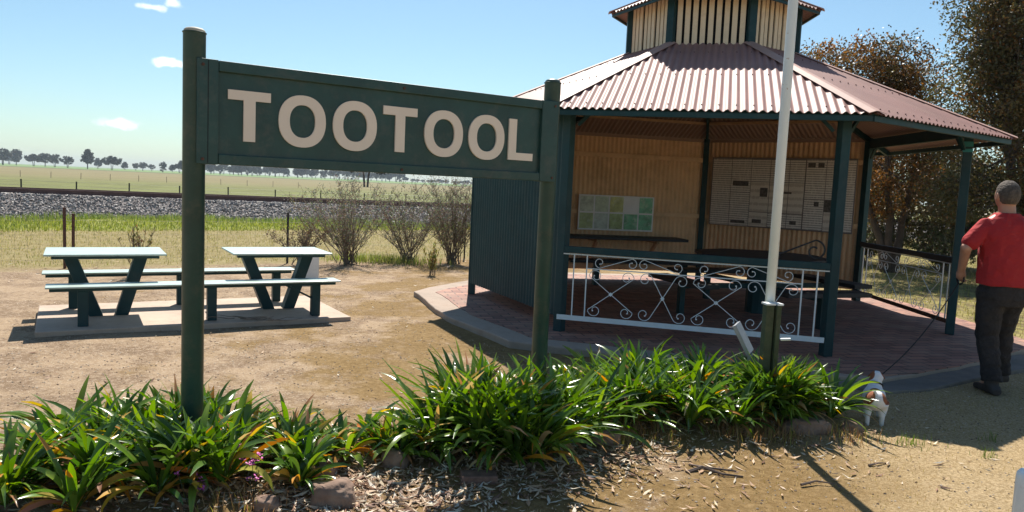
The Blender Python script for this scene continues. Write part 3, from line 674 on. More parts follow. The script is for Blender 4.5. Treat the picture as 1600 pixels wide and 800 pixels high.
# ================================================================== POLE, PLAQUE, BOLLARD
fp = empty('flagpole', (1.785, 5.1, 0), 'tall white painted steel pole with rust spots rising in front of the shelter', 'pole')
q = MB(); q.lathe([(.0325, .1), (.0325, 2.4), (.0315, 4.4), (.030, 5.6), (.001, 5.62)], (1.785, 5.13, 0), 24); q.build('pole', M['pole'], fp, smooth=True)
q = MB(); q.box((1.754, 5.055, .37), (.056, .06, .92), rz=rad(8)); q.build('timber_post', M['moss_timber'], fp, bevel=.004)
q = MB(); q.box((1.812, 5.048, .37), (.034, .06, .92), rz=rad(8)); q.build('timber_post', M['moss_timber'], fp, bevel=.004)
for x, w_ in ((1.752, .066), (1.818, .042)):
    q = MB(); q.box((x, 5.055, .836), (w_, .075, .012), rz=rad(8)); q.build('cap_plate', M['white'], fp)
q = MB(); q.tube([(1.84, 5.02, .60), (1.895, 4.99, .61)], .009, 8); q.build('bolt', M['white'], fp)

pl = empty('plaque_stand', (1.70, 5.36, 0), 'small sloping grey metal plaque on a bent steel stand among the strap leaves', 'plaque')
prof = [(-.085, .64), (.03, .435), (.03, .0)]
def pv_(x, z, d, nx_=0): return (1.69+x+d*.42, 5.30+d*.9+nx_, z)
q = MB(); th = .028
for (a, b_, wd) in ((0, 1, .20), (1, 2, .10)):
    x0, z0 = prof[a]; x1, z1 = prof[b_]; dx, dz = x1-x0, z1-z0; l_ = sqrt(dx*dx+dz*dz); nx_, nz_ = -dz/l_*th, dx/l_*th
    vs = []
    for d in (-wd/2, wd/2): vs += [pv_(x0, z0, d), pv_(x1, z1, d), pv_(x1+nx_, z1+nz_, d), pv_(x0+nx_, z0+nz_, d)]
    q2 = MB(); q2.add(vs, [(0, 1, 2, 3), (7, 6, 5, 4), (0, 4, 5, 1), (1, 5, 6, 2), (2, 6, 7, 3), (3, 7, 4, 0)])
    q2.build('plate' if a == 0 else 'leg', M['metal'], pl, bevel=.003)
q = MB(); bx, by = 2.285, 2.69
import mathutils
q.lathe([(.048, -.1), (.048, .575), (.046, .592), (.038, .603), (.001, .606)], (1.925, 2.66, 0), 32)
BOLL = q.build('bollard', M['white'], org=(1.925, 2.66, 0), smooth=True, label='short white round post at the bottom right corner of the view', cat='bollard')

# ================================================================== STRAP LEAF CLUMPS
rng = random.Random(11)
def strap(mb, base, az, length, width, lift, droop, tone, segs=7, twist=0, tip=None):
    # arching ribbon with a shallow V section
    pts = []; p = Vector(base); el = lift; dl = length/segs; d = Vector((cos(az), sin(az), 0)); side = Vector((-sin(az), cos(az), 0))
    pr = []
    for i in range(segs+1):
        t = i/segs; wv = width*(.62+.38*t/.35 if t < .35 else 1.0*(1-((t-.35)/.65)**3.4)+.0)*.5
        wv = max(wv, .0015); nrm = Vector((-sin(el)*d.x, -sin(el)*d.y, cos(el)))
        sd_ = (side*cos(twist*t)+nrm*sin(twist*t)).normalized()
        pr.append((p-sd_*wv+nrm*wv*.35, p.copy(), p+sd_*wv+nrm*wv*.35))
        p = p+(d*cos(el)+Vector((0, 0, 1))*sin(el))*dl; el -= droop*(.4+1.2*t)/segs
        if p.z < .012: p.z = .012+rng.random()*.006
    vs = [x for r_ in pr for x in r_]; fs = []
    for i in range(segs): a = i*3; fs += [(a, a+1, a+4, a+3), (a+1, a+2, a+5, a+4)]
    mb.cur = tone; mb.add(vs, fs)
    if tip:
        for i in range(len(fs)-4, len(fs)): mb.c[len(mb.c)-len(fs)+i] = tip
    mb.cur = None
G1 = [(.065, .125, .012), (.085, .16, .016), (.12, .20, .024), (.042, .090, .014), (.15, .22, .03), (.07, .13, .026)]
Y1 = [(.50, .33, .03), (.55, .24, .03), (.62, .42, .08), (.42, .20, .04), (.5, .36, .16), (.33, .17, .08)]
def clump(x, y, L, H, n_, lab, dryf=.09, seed=0, nshoots=7, spread=.2):
    global rng; rng = random.Random(seed); gz = ground_z(x, y); t = empty('strap_leaf_plant', (x, y, gz), lab, 'plant', 'strap leaf plants in the garden bed')
    g_ = MB(); y_ = MB()
    sh_ = [(x+rng.gauss(0, spread), y+rng.gauss(0, spread*.75)) for _ in range(nshoots)]
    per = int(max(6, n_/nshoots)*1.35)
    for (sx, sy) in sh_:
        for i in range(per):
            az = rng.uniform(0, 2*pi); lift = rad(rng.triangular(18, 88, 62)); l_ = .88*L*rng.uniform(.6, 1.1)*(1 if lift > .7 else .9); wd = rng.uniform(.022, .040)
            c = rng.choice(G1); k = rng.uniform(.85, 1.45); c = tuple(v*k for v in c)
            droop = rng.uniform(.6, 1.9)*(1.15 if lift < 1 else .75)
            base = (sx+.02*cos(az), sy+.02*sin(az), gz+rng.uniform(0, .05))
            if rng.random() < dryf*(1.2 if x < -.4 else .8):
                strap(y_, base, az, l_*rng.uniform(.7, 1.0), wd, lift*rng.uniform(.55, .95), droop*1.2, tuple(v*rng.uniform(.7, 1.1) for v in rng.choice(Y1)), twist=rng.uniform(-2, 2))
            else: strap(g_, base, az, l_, wd, lift, droop, c, twist=rng.uniform(-1.1, 1.1), tip=rng.choice(Y1) if rng.random() < (.14 if x < -.4 else .07) else None)
        for i in range(5):  # dead skirt
            az = rng.uniform(0, 2*pi); strap(y_, (sx, sy, gz+.02), az, L*rng.uniform(.35, .7), .016, rad(rng.uniform(5, 40)), 1.6, rng.choice([(.40, .22, .09), (.30, .15, .06), (.5, .34, .18), (.22, .11, .05)]), twist=rng.uniform(-2, 2))
    g_.build('leaves', M['leafg'], t, smooth=True); y_.build('withered_leaves', M['leafd'], t, smooth=True, label='yellow and orange withered strap leaves')
CL = [(-2.22, 3.72, .44, .4, 170, 'broad strap leaf plant at the left edge of the garden bed', .14),
      (-1.80, 3.92, .45, .4, 210, 'strap leaf plant just left of the left sign post with a few yellow leaves', .13),
      (-2.05, 3.30, .42, .4, 170, 'low strap leaf plant in the bottom left corner of the view', .12),
      (-1.52, 3.52, .44, .4, 190, 'strap leaf plant in front of the left sign post foot', .13),
      (-1.38, 3.90, .36, .4, 120, 'sparse yellowing strap leaf plant right of the left sign post', .22),
      (-1.05, 3.72, .33, .4, 120, 'small strap leaf plant right of the pink flowers', .16),
      (-.90, 4.02, .29, .35, 90, 'small ragged strap leaf plant in the gap between the two sign posts', .28),
      (-.56, 4.02, .28, .35, 90, 'small strap leaf plant at the left side of the biggest clump', .18),
      (-.30, 4.30, .60, .5, 230, 'big dense strap leaf plant left of the right sign post', .05),
      (.02, 4.12, .62, .55, 280, 'biggest strap leaf plant, in front of the right sign post', .05),
      (.24, 4.42, .58, .5, 210, 'big strap leaf plant hugging the right sign post', .06),
      (.52, 5.05, .42, .35, 110, 'smaller strap leaf plant behind the rock, right of the right sign post', .14),
      (.98, 4.88, .52, .5, 220, 'round strap leaf plant with yellow leaves, halfway between sign post and plaque', .13),
      (1.05, 5.35, .50, .4, 170, 'strap leaf plant with orange tips near the white railing, behind the round one', .14),
      (1.50, 5.45, .48, .4, 180, 'strap leaf plant just left of the small metal plaque', .09),
      (1.50, 5.02, .42, .4, 110, 'loose strap leaf plant in front of the small metal plaque', .15),
      (1.92, 5.12, .50, .45, 190, 'strap leaf plant in front of the white pole foot', .10),
      (1.95, 5.03, .50, .5, 330, 'dense strap leaf plant at the right end of the bed beside the dog', .06)]
for i, c in enumerate(CL): clump(*c[:6], dryf=c[6], seed=100+i, spread=(.16 if i not in (5, 6, 7) else .10) if i < 16 else .11, nshoots=8 if c[4] > 150 else 5)

# rocks and bricks edging the bed
def rock(x, y, sx, sy, sz, lab, m=None, rz=0, cat='rock', name='rock', sink=.35, seed=0):
    bm = bmesh.new(); bmesh.ops.create_icosphere(bm, subdivisions=4, radius=1)
    for v in bm.verts:
        p = v.co.copy(); f = 1+.28*noise.noise(p*1.3+Vector((seed, 0, 0)))+.10*noise.noise(p*3.5+Vector((0, seed, 0)))+.03*noise.noise(p*9)
        p = Vector((math.copysign(abs(p.x)**.75, p.x), math.copysign(abs(p.y)**.75, p.y), math.copysign(abs(p.z)**.7, p.z)))
        v.co = Vector((p.x*sx*f, p.y*sy*f, p.z*sz*f))
    me = bpy.data.meshes.new(name); bm.to_mesh(me); bm.free(); me.polygons.foreach_set('use_smooth', [True]*len(me.polygons)); me.materials.append(m or M['rock'])
    o = bpy.data.objects.new(name, me); C.objects.link(o); o.location = (x, y, ground_z(x, y)+sz*(1-2*sink)); o.rotation_euler = (0, 0, rz); return tag(o, lab, cat, 'rocks edging the garden bed' if name == 'rock' else None)
rock(.60, 4.47, .105, .075, .06, 'brown rock with dry grass around it, right of the biggest plants', seed=1)
rock(1.98, 4.83, .15, .07, .07, 'long flat brown rock under the rightmost strap leaf plants', seed=2, rz=.1)
rock(-.80, 3.47, .11, .08, .075, 'dark rock at the bottom edge below the gap between the plants', seed=3)
rock(-.92, 3.72, .07, .05, .05, 'small dark rock under the small ragged plant', seed=4)
rock(2.32, 4.90, .07, .05, .045, 'small rock half under the plant nearest the dog', seed=5)
rock(-.58, 3.90, .07, .05, .06, 'small dark stone left of the biggest plant', seed=6)
rock(-1.08, 3.35, .06, .05, .04, 'small stone near the pink flowers at the bottom edge', seed=7)
q = MB(); q.box((-.12, 3.78, .03), (.19, .10, .065), rz=.15); q.build('brick', M['brick'], org=(-.12, 3.78, 0), label='worn reddish brick lying under the biggest strap leaf plant', cat='brick', bevel=.008)

# pink flowers
for i, (x, y, lab) in enumerate(((-1.30, 3.62, 'small tuft of pink flowers right of the left sign post foot'), (-1.22, 3.50, 'pink flower tuft in the gap right of the left plants, nearest the sign post'), (-1.42, 3.30, 'pink flower tuft at the bottom edge left of the gap'),
                          (-1.15, 3.38, 'tiny pink flowers beside the small stone at the bottom'), (.78, 4.72, 'single pink flower tuft in the shade beside the brown rock'))):
    t = empty('pink_flower', (x, y, ground_z(x, y)), lab, 'flower'); rr = random.Random(i); q = MB(); s_ = MB()
    for j in range(7 if i < 2 else 4):
        p = Vector((x+rr.gauss(0, .03), y+rr.gauss(0, .03), ground_z(x, y)+rr.uniform(.09, .17))); s_.tube([(x, y, ground_z(x, y)), p], .0018, 3)
        for k in range(9):
            a = k*2*pi/5+rr.random(); d = Vector((cos(a), sin(a), rr.uniform(-.3, .8)))*.010; e = Vector((-sin(a), cos(a), 0))*.005; c = p+Vector((rr.gauss(0, .005), rr.gauss(0, .005), rr.gauss(0, .005))); q.add([c, c+d-e, c+d*1.4, c+d+e], [(0, 1, 2, 3)])
    q.build('petals', M['flower'], t); s_.cur = (.06, .12, .03); s_.build('stems', M['moss_timber'], t)

# ================================================================== LITTER, GRASS, TWIGS
rng = random.Random(21)
lt = MB()
LT = [(.66, .54, .38), (.52, .38, .26), (.36, .22, .13), (.70, .62, .50), (.25, .13, .08), (.45, .30, .18), (.16, .09, .06)]
def in_pad(x, y): return (x-HC.x)**2+(y-HC.y)**2 < 3.75**2
def litter_leaf(x, y, s):
    az = rng.uniform(0, 6.28); l_ = s*rng.uniform(.6, 1.4); w_ = l_*rng.uniform(.14, .26); z = ground_z(x, y)+rng.uniform(.003, .012); d = Vector((cos(az), sin(az), rng.uniform(-.12, .25))); e = Vector((-sin(az), cos(az), rng.uniform(-.4, .4)))
    c = Vector((x, y, z)); lift = Vector((0, 0, rng.uniform(.0, .012))); k = rng.uniform(.8, 1.15); lt.cur = tuple(v*k for v in rng.choice(LT))
    lt.add([c-d*l_/2+lift, c-e*w_/2, c+e*w_/2, c+d*l_/2+lift], [(0, 1, 3, 2)])
n_ = 0
for _ in range(2300):
    x, y = rng.choice([(-.75, 3.62), (-.35, 3.55), (-1.0, 3.5), (.1, 3.85), (.5, 4.2)]); litter_leaf(x+rng.gauss(0, .22), y+rng.gauss(0, .14), rng.choice((.03, .045, .075)))
while n_ < 9000:   # dense along the bed, thin elsewhere
    t = rng.random(); i = rng.randrange(len(BEDS)); bx, by, br = BEDS[i]
    if t < .72: x, y = bx+rng.gauss(0, .42), by-.28+rng.gauss(0, .38)
    elif t < .90: x, y = rng.uniform(-7, 7), rng.uniform(2.2, 12)
    else:
        s_ = rng.uniform(-2, 9); p = f0+FD*s_+Vector((rng.gauss(0, .3), rng.gauss(0, .7)-.5, 0)); x, y = p.x, p.y
    if in_pad(x, y): continue
    if t < .72 and x > 1.0 and rng.random() < .45: continue
    litter_leaf(x, y, .030 if rng.random() < .65 else .065); n_ += 1
for (x, y) in [(1.0, 4.2), (.2, 3.9), (1.25, 3.9), (.7, 3.8), (.45, 4.1), (.95, 4.35), (.8, 4.0), (1.0, 3.75), (-.5, 3.5), (-.3, 3.4)]:
    for _ in range(14): litter_leaf(x+rng.gauss(0, .16), y+rng.gauss(0, .12), .06)
lt.cur = None
lt.build('leaf_litter', M['litter'], label='dry fallen gum leaves and bark flakes scattered over the soil', cat='leaf litter', kind='stuff')
pb_ = MB()
for i in range(15000):
    x, y = rng.uniform(-5, 5.5), 2.3+rng.random()**1.5*8
    if in_pad(x, y): continue
    s_ = rng.uniform(.002, .008); pb_.cur = rng.choice([(.40, .32, .24), (.16, .11, .08), (.5, .42, .33), (.22, .15, .1)]); c = Vector((x, y, ground_z(x, y)+s_*.3))
    pb_.add([c+Vector((a*s_*rng.uniform(.7, 1.5), b_*s_*rng.uniform(.7, 1.5), d*s_*.7)) for a, b_, d in OCT], OF)
pb_.build('pebbles', M['litter'], label='small pebbles and soil crumbs strewn on the bare ground', cat='pebbles', kind='stuff')
# dry grass / moss blades, right foreground and along bed
gr = MB()
def blade(mb, x, y, h, w_, col, z=None):
    z = ground_z(x, y) if z is None else z; az = rng.uniform(0, 6.28); l_ = rng.uniform(.1, .7)*h; e = Vector((cos(az+1.57), sin(az+1.57), 0))*w_; p = Vector((x, y, z)); q_ = p+Vector((cos(az)*l_*.4, sin(az)*l_*.4, h*.6)); t = p+Vector((cos(az)*l_, sin(az)*l_, h))
    mb.cur = col; mb.add([p-e, p+e, q_+e*.7, q_-e*.7, t], [(0, 1, 2, 3), (3, 2, 4)])
for i in range(26000):
    x = rng.uniform(-.2, 6.5); y = rng.uniform(2.4, 7.0)
    if in_pad(x, y) or rng.random() > .25+.75*min(1, max(0, (x-.5)/2)): continue
    if noise.noise(Vector((x*1.6, y*1.6, 5))) < rng.uniform(-.5, .35): continue
    blade(gr, x, y, rng.uniform(.006, .022), .0016, rng.choice([(.42, .32, .15), (.32, .25, .08), (.54, .42, .23), (.25, .20, .055), (.36, .24, .12)]))
for (cx_, cy_, n_, s_) in ((.62, 4.5, 260, .10), (.85, 4.6, 200, .14), (1.55, 4.75, 260, .14), (1.75, 4.75, 260, .12), (.75, 4.85, 160, .12), (2.6, 4.7, 60, .1), (3.0, 4.55, 25, .03), (2.2, 4.75, 140, .12), (-1.2, 3.3, 120, .12), (3.25, 4.9, 30, .03)):
    for _ in range(n_):
        blade(gr, cx_+rng.gauss(0, s_), cy_+rng.gauss(0, s_*.6), rng.uniform(.03, .10), .002, rng.choice([(.35, .20, .10), (.42, .27, .13), (.25, .14, .07), (.35, .32, .08)]) if cx_ < 2.5 else (.12, .18, .03))
gr.cur = None
gr.build('dry_grass', M['grass'], label='short dry straw coloured grass on the ground in front', cat='grass', kind='stuff')
# grass on the right behind the shelter
gb = MB()
for i in range(30000):
    x = rng.uniform(4.6, 22); y = rng.uniform(8, 26)
    if in_pad(x, y): continue
    c = rng.choice([(.34, .28, .11), (.22, .22, .06), (.30, .22, .10), (.16, .18, .05)]); blade(gb, x, y, rng.uniform(.02, .07)*(1+.03*y), .004, c)
gb.cur = None; gb.build('mown_grass', M['grass'], label='yellow green grass behind the right side of the shelter', cat='grass', kind='stuff')
tg = MB()
for i in range(42000):   # lush band in front of the ballast
    s_ = rng.uniform(-9, 34); d_ = rng.uniform(6.6, 12.2); p = f0+FD*s_+Vector((-sin(rad(36)), cos(rad(36)), 0))*d_
    if drail(p.x, p.y) > -2.3: continue
    nn_ = noise.noise(Vector((p.x*.5, p.y*.5, 1))); near_b = drail(p.x, p.y) > -4.0
    h = (.07+.08*max(0, nn_+.3))*(2.0 if near_b else 1); k = rng.uniform(.8, 1.2)
    c = rng.choice([(.22, .25, .055), (.27, .28, .07), (.18, .22, .05)]) if not near_b else rng.choice([(.14, .19, .05), (.17, .22, .06), (.22, .24, .09)])
    blade(tg, p.x, p.y, h*rng.uniform(.5, 1.2), .010, tuple(v*k for v in c))
tg.cur = None; tg.build('green_grass', M['grass'], label='bright green long grass in front of the railway ballast', cat='grass', kind='stuff')
dg_ = MB()
for i in range(26000):
    s_ = rng.uniform(-7, 16); d_ = rng.uniform(.2, 7.0); p = f0+FD*s_+Vector((-sin(rad(36)), cos(rad(36)), 0))*d_
    blade(dg_, p.x, p.y, rng.uniform(.02, .06), .005, rng.choice([(.34, .29, .13), (.28, .25, .10), (.40, .34, .17), (.22, .23, .07)]))
for _ in range(900):
    x, y = -2.5+rng.gauss(0, .55), 14.2+rng.gauss(0, .25); blade(dg_, x, y, rng.uniform(.08, .2), .006, rng.choice([(.2, .25, .06), (.28, .28, .1)]))
dg_.cur = None; dg_.build('dry_mown_grass', M['grass'], label='dry mown grass strip just beyond the garden fence', cat='grass', kind='stuff')
def stick(pts, r, lab, name='fallen_stick', extra=None):
    q = MB(); q.tube(pts, [r*(1-.6*i/(len(pts)-1)) for i in range(len(pts))], 6)
    for e in (extra or []): q.tube(e, [r*.6, r*.4, r*.2][:len(e)], 5)
    q.build(name, M['twig'], org=pts[0], label=lab, cat='stick')
stick([(1.02, 4.05, .012), (1.12, 4.10, .03), (1.22, 4.03, .02), (1.33, 4.03, .012)], .012, 'dark broken stick on the litter below the round plant', extra=[[(1.12, 4.10, .03), (1.06, 4.16, .02)], [(1.12, 4.1, .03), (1.3, 4.06, .03)]])
stick([(1.62, 3.95, .012), (1.72, 4.0, .018), (1.82, 3.99, .01)], .008, 'thin dark stick lying near the pole shadow')
stick([(-.55, 3.30, .012), (-.4, 3.36, .02), (-.2, 3.34, .01)], .008, 'thin stick at the bottom edge among the leaf litter')
stick([(2.15, 4.3, .012), (2.22, 4.33, .018), (2.30, 4.36, .01)], .007, 'short dark stick on the straw grass right of the pole shadow')
T0 = s3(1.85, .08, .07)
q = MB(); rr = random.Random(8)
for i in range(9):
    a = rad(30)+rr.uniform(-.9, .9)+(pi if i % 3 == 0 else 0); p = T0+Vector((rr.uniform(-.2, .2), rr.uniform(-.04, .04), 0)); pts = [p]
    for j in range(4): a += rr.uniform(-.35, .35); p = p+Vector((cos(a)*.09, sin(a)*.06, rr.uniform(-.012, .02))); p.z = max(p.z, .06 if p.y > 7.4 else .02); pts.append(p)
    q.tube(pts, [.006, .005, .004, .003, .002], 5)
q.build('fallen_branch', M['greytwig'], org=T0, label='bare grey twiggy branch lying on the front edge of the picnic slab', cat='branch')

# ================================================================== SHRUBS
def shrub(x, y, h, w_, n_, lab, leafcol, name='bare_shrub', grp='bare shrubs along the garden fence', leafn=15, lsz=.026, stem=None):
    t = empty(name, (x, y, ground_z(x, y)), lab, 'shrub', grp); q = MB(); lf = MB(); r_ = random.Random(int(x*100+y*7))
    for i in range(n_):
        az = r_.uniform(0, 2*pi); out = r_.random()**.7*w_; p = Vector((x+r_.gauss(0, .07), y+r_.gauss(0, .07), 0)); hh = h*r_.uniform(.6, 1.0)*(1-.25*out/w_)
        tgt = Vector((x+cos(az)*out, y+sin(az)*out, hh)); pts = []
        for j in range(8):
            u = j/7; b_ = p.lerp(tgt, u); b_.z = hh*(u**.85); b_ += Vector((r_.gauss(0, .015), r_.gauss(0, .015), 0))*(1 if 0 < j else 0); pts.append(b_)
        q.tube(pts, [.009*(1-.8*j/7) for j in range(8)], 4, caps=False)
        for j in range(2, 8):
            for _ in range(3):
                a2 = r_.uniform(0, 6.28); l_ = r_.uniform(.08, .24)*h/1.3; s0 = pts[j]; d = Vector((cos(a2)*.6, sin(a2)*.6, r_.uniform(.3, 1))); s1 = s0+d*l_*.5; s2_ = s1+(d+Vector((r_.gauss(0, .3), r_.gauss(0, .3), .1)))*l_*.5
                q.tube([s0, s1, s2_], [.0032, .0025, .0015], 3, caps=False)
                for k in range(leafn//3):
                    c = s0.lerp(s2_, r_.random())+Vector((r_.gauss(0, .02), r_.gauss(0, .02), r_.gauss(0, .02))); u1 = Vector((r_.gauss(0, 1), r_.gauss(0, 1), r_.gauss(0, 1))).normalized()*lsz; v1 = u1.orthogonal().normalized()*lsz*.4
                    lf.cur = tuple(vv*r_.uniform(.7, 1.3) for vv in r_.choice(leafcol)); lf.add([c, c+u1*.5+v1, c+u1, c+u1*.5-v1], [(0, 1, 2, 3)])
    q.build('stems', M['greytwig'], t); lf.cur = None; lf.build('leaves', M['leafd'], t)
GREY = [(.24, .23, .15), (.32, .29, .21), (.20, .21, .12), (.28, .24, .17)]
shrub(-2.98, 13.6, 1.66, 1.1, 50, 'open grey twiggy shrub, left of the three big bare shrubs by the shelter', GREY)
shrub(-2.02, 14.3, 1.6, 1.0, 42, 'middle one of the three big bare twiggy shrubs', GREY)
shrub(-1.15, 14.5, 1.9, 1.0, 62, 'tallest and densest bare twiggy shrub, next to the green shelter wall', GREY)
shrub(-3.75, 13.3, .85, .65, 22, 'low sparse twiggy shrub behind the right picnic table', [(.20, .13, .09), (.15, .12, .07)])
def sapling(x, y, h, w_, n_, lab, cols):
    t = empty('small_shrub', (x, y, 0), lab, 'shrub'); q = MB(); lf = MB(); r_ = random.Random(int(x*31+y))
    for i in range(n_):
        az = r_.uniform(0, 6.28); o_ = r_.random()*w_; hh = h*r_.uniform(.6, 1); p0 = Vector((x+r_.gauss(0, .03), y+r_.gauss(0, .03), 0)); p1 = Vector((x+cos(az)*o_, y+sin(az)*o_, hh)); q.tube([p0, p0.lerp(p1, .5)+Vector((0, 0, .03)), p1], [.006, .004, .002], 4)
        for j in range(34):
            u = r_.uniform(.2, 1); c = p0.lerp(p1, u); a2 = r_.uniform(0, 6.28); d = Vector((cos(a2)*.6, sin(a2)*.6, .8)).normalized()*r_.uniform(.05, .09); e = Vector((-sin(a2), cos(a2), 0))*.008
            lf.cur = tuple(vv*r_.uniform(.7, 1.3) for vv in r_.choice(cols)); lf.add([c, c+d*.5+e, c+d, c+d*.5-e], [(0, 1, 2, 3)])
    q.build('stems', M['greytwig'], t); lf.cur = None; lf.build('leaves', M['leafd'], t)
sapling(-5.42, 10.85, .74, .30, 18, 'small olive leafed shrub behind the left picnic table', [(.16, .15, .06), (.22, .18, .08), (.12, .09, .05)])
sapling(-1.32, 12.4, .62, .26, 10, 'small yellow green shrub in front of the densest bare shrub', [(.22, .22, .06), (.28, .24, .09), (.15, .17, .04)])

# ================================================================== TREES
def leafcloud(lf, c, r, n_, sz, cols, r_, aspect=.32):
    k = r_.uniform(.7, 1.35); base = r_.choice(cols)
    for _ in range(n_):
        d = Vector((r_.gauss(0, 1), r_.gauss(0, 1), r_.gauss(0, .75))); d = d.normalized()*r*r_.random()**.45; p = c+d
        u1 = Vector((r_.gauss(0, 1), r_.gauss(0, 1), r_.gauss(-.5, 1))).normalized()*sz*r_.uniform(.6, 1.3); v1 = u1.orthogonal().normalized(); v1 = (Matrix.Rotation(r_.uniform(0, 6.28), 3, u1.normalized())@v1)*sz*aspect
        cc = base if r_.random() < .6 else r_.choice(cols); kk = k*r_.uniform(.8, 1.2)
        lf.cur = tuple(vv*kk for vv in cc); lf.add([p, p+u1*.5+v1, p+u1, p+u1*.5-v1], [(0, 1, 2, 3)])
def tree(name, base, trunks, ells, ntgt, nleaf, lsz, cols, lab, seed, r0=.12, clr=.32, grp=None, fill=True):
    r_ = random.Random(seed); x, y = base; t = empty(name, (x, y, ground_z(x, y)), lab, 'tree', grp); tk = MB(); lf = MB()
    forks = []
    for (dx, dy, h) in trunks:
        pts = []; p = Vector((x+dx*.08, y+dy*.08, -.1))
        for j in range(9):
            u = j/8; pts.append(Vector((x+dx*(.08+.92*u**1.2)+r_.gauss(0, .03), y+dy*(.08+.92*u**1.2)+r_.gauss(0, .03), -.1+(h+.1)*u)))
        tk.tube(pts, [r0*(1-.72*j/8)*(1.25 if j == 0 else 1) for j in range(9)], 9); forks.append(pts)
    vols = [e[3]*e[4]*e[5] for e in ells]; tot = sum(vols)
    for i in range(ntgt):
        q_ = r_.random()*tot; ei = 0
        while q_ > vols[ei]: q_ -= vols[ei]; ei += 1
        ex, ey, ez, rx, ry, rz_ = ells[ei]; d = Vector((r_.gauss(0, 1), r_.gauss(0, 1), r_.gauss(0, 1))).normalized()*r_.random()**.38
        tg_ = Vector((x+ex+d.x*rx, y+ey+d.y*ry, ez+d.z*rz_))
        pts0 = min(forks, key=lambda f: min((p-tg_).length for p in f)); cands = [p for p in pts0[3:] if p.z < tg_.z+.4] or [pts0[3]]
        st_ = r_.choice(sorted(cands, key=lambda p: (p-tg_).length)[:3]); k = pts0.index(st_); mid = st_.lerp(tg_, .5)+Vector((r_.gauss(0, .12), r_.gauss(0, .12), -.1*(tg_-st_).length*.5+r_.gauss(0, .1)))
        if i % 2 == 0: tk.tube([st_, st_.lerp(mid, .5)+Vector((0, 0, .02)), mid, mid.lerp(tg_, .6), tg_], [r0*.24, r0*.18, r0*.13, r0*.07, r0*.03], 5, caps=False)
        leafcloud(lf, tg_, clr*r_.uniform(.7, 1.5), int(nleaf*1.7), lsz*.78, cols, r_)
    tk.build('trunk', M['bark'], t, smooth=True); lf.cur = None; lf.build('crown', M['tleaf'], t)
OL = [(.085, .078, .030), (.12, .10, .038), (.065, .068, .030), (.14, .10, .045)]
RU = [(.20, .095, .035), (.15, .08, .03), (.24, .12, .045), (.10, .065, .03), (.09, .07, .035)]
tree('gum_tree', (8.6, 17.0), [(-.5, 0, 3.6), (.5, .2, 3.2), (-1.3, .3, 3.4)], [(-1.35, 0, 4.25, 1.25, .9, .85), (-.2, 0, 4.2, .95, .9, .95), (.25, 0, 3.1, .7, .8, .7), (-.2, .2, 2.1, 1.2, .9, .8)], 230, 80, .085, RU+RU+OL[:2], 'reddish brown leafed gum tree rising behind the shelter roof', 3, .10, .30)
tree('gum_tree', (10.0, 15.0), [(-.6, 0, 5.2), (.8, .3, 5.6), (.2, -.3, 5.0)], [(-.5, 0, 5.6, 1.2, 1.2, 1.3), (.9, .2, 6.2, 1.8, 1.5, 1.9), (-.7, 0, 3.9, 1.15, 1.1, .9), (.8, 0, 3.6, 1.6, 1.3, 1.3), (-.3, 0, 2.2, 1.5, 1.2, 1.0), (-1.0, 0, 5.0, .8, .8, .9), (-.9, 0, 1.6, 1.0, .9, .7), (.1, 0, 4.9, 1.5, 1.2, 1.2)], 680, 85, .085, OL+OL+RU[:1], 'tall dense olive gum tree at the right edge of the view', 4, .13, .34)
tree('gum_tree', (9.9, 19.5), [(-.4, 0, 2.6), (.6, 0, 2.8)], [(0, 0, 2.9, 1.8, 1.2, 1.1), (-1.4, 0, 2.3, .9, .9, .8), (1.5, 0, 2.0, 1.3, 1, 1), (-.3, 0, 1.1, 2.0, 1, .7)], 230, 70, .09, OL, 'lower dark gum tree seen through the open side of the shelter', 5, .09, .34)
tree('gum_tree', (12.6, 18.5), [(.3, 0, 4), (-.5, 0, 3.8)], [(0, 0, 3.6, 2.2, 1.5, 1.8), (-1, 0, 1.8, 1.8, 1.2, 1.0), (0.5, 0, 5.2, 1.6, 1.3, 1.3)], 200, 75, .09, OL, 'bushy olive tree behind the man in the red shirt', 6, .11, .38)
shrub(10.2, 17.6, .95, 1.1, 40, 'low dense shrub under the gum trees beyond the right railing', [(.09, .10, .035), (.14, .13, .05)], name='undergrowth_shrub', grp=None, leafn=24, lsz=.06)
shrub(8.6, 18.6, 1.2, 1.1, 40, 'low dense shrub left of the gum trunk behind the right railing', [(.09, .10, .035), (.13, .11, .05)], name='undergrowth_shrub', grp=None, leafn=24, lsz=.07)
shrub(11.3, 19.2, 1.5, 1.3, 50, 'taller dense shrub standing in the shade deep behind the gum trees', [(.08, .09, .03), (.12, .10, .045)], name='undergrowth_shrub', grp=None, leafn=24, lsz=.08)
shrub(12.4, 17.2, 1.1, 1.2, 40, 'low dense shrub behind the corner post with the turquoise tape', [(.08, .09, .035), (.13, .11, .05)], name='undergrowth_shrub', grp=None, leafn=24, lsz=.06)
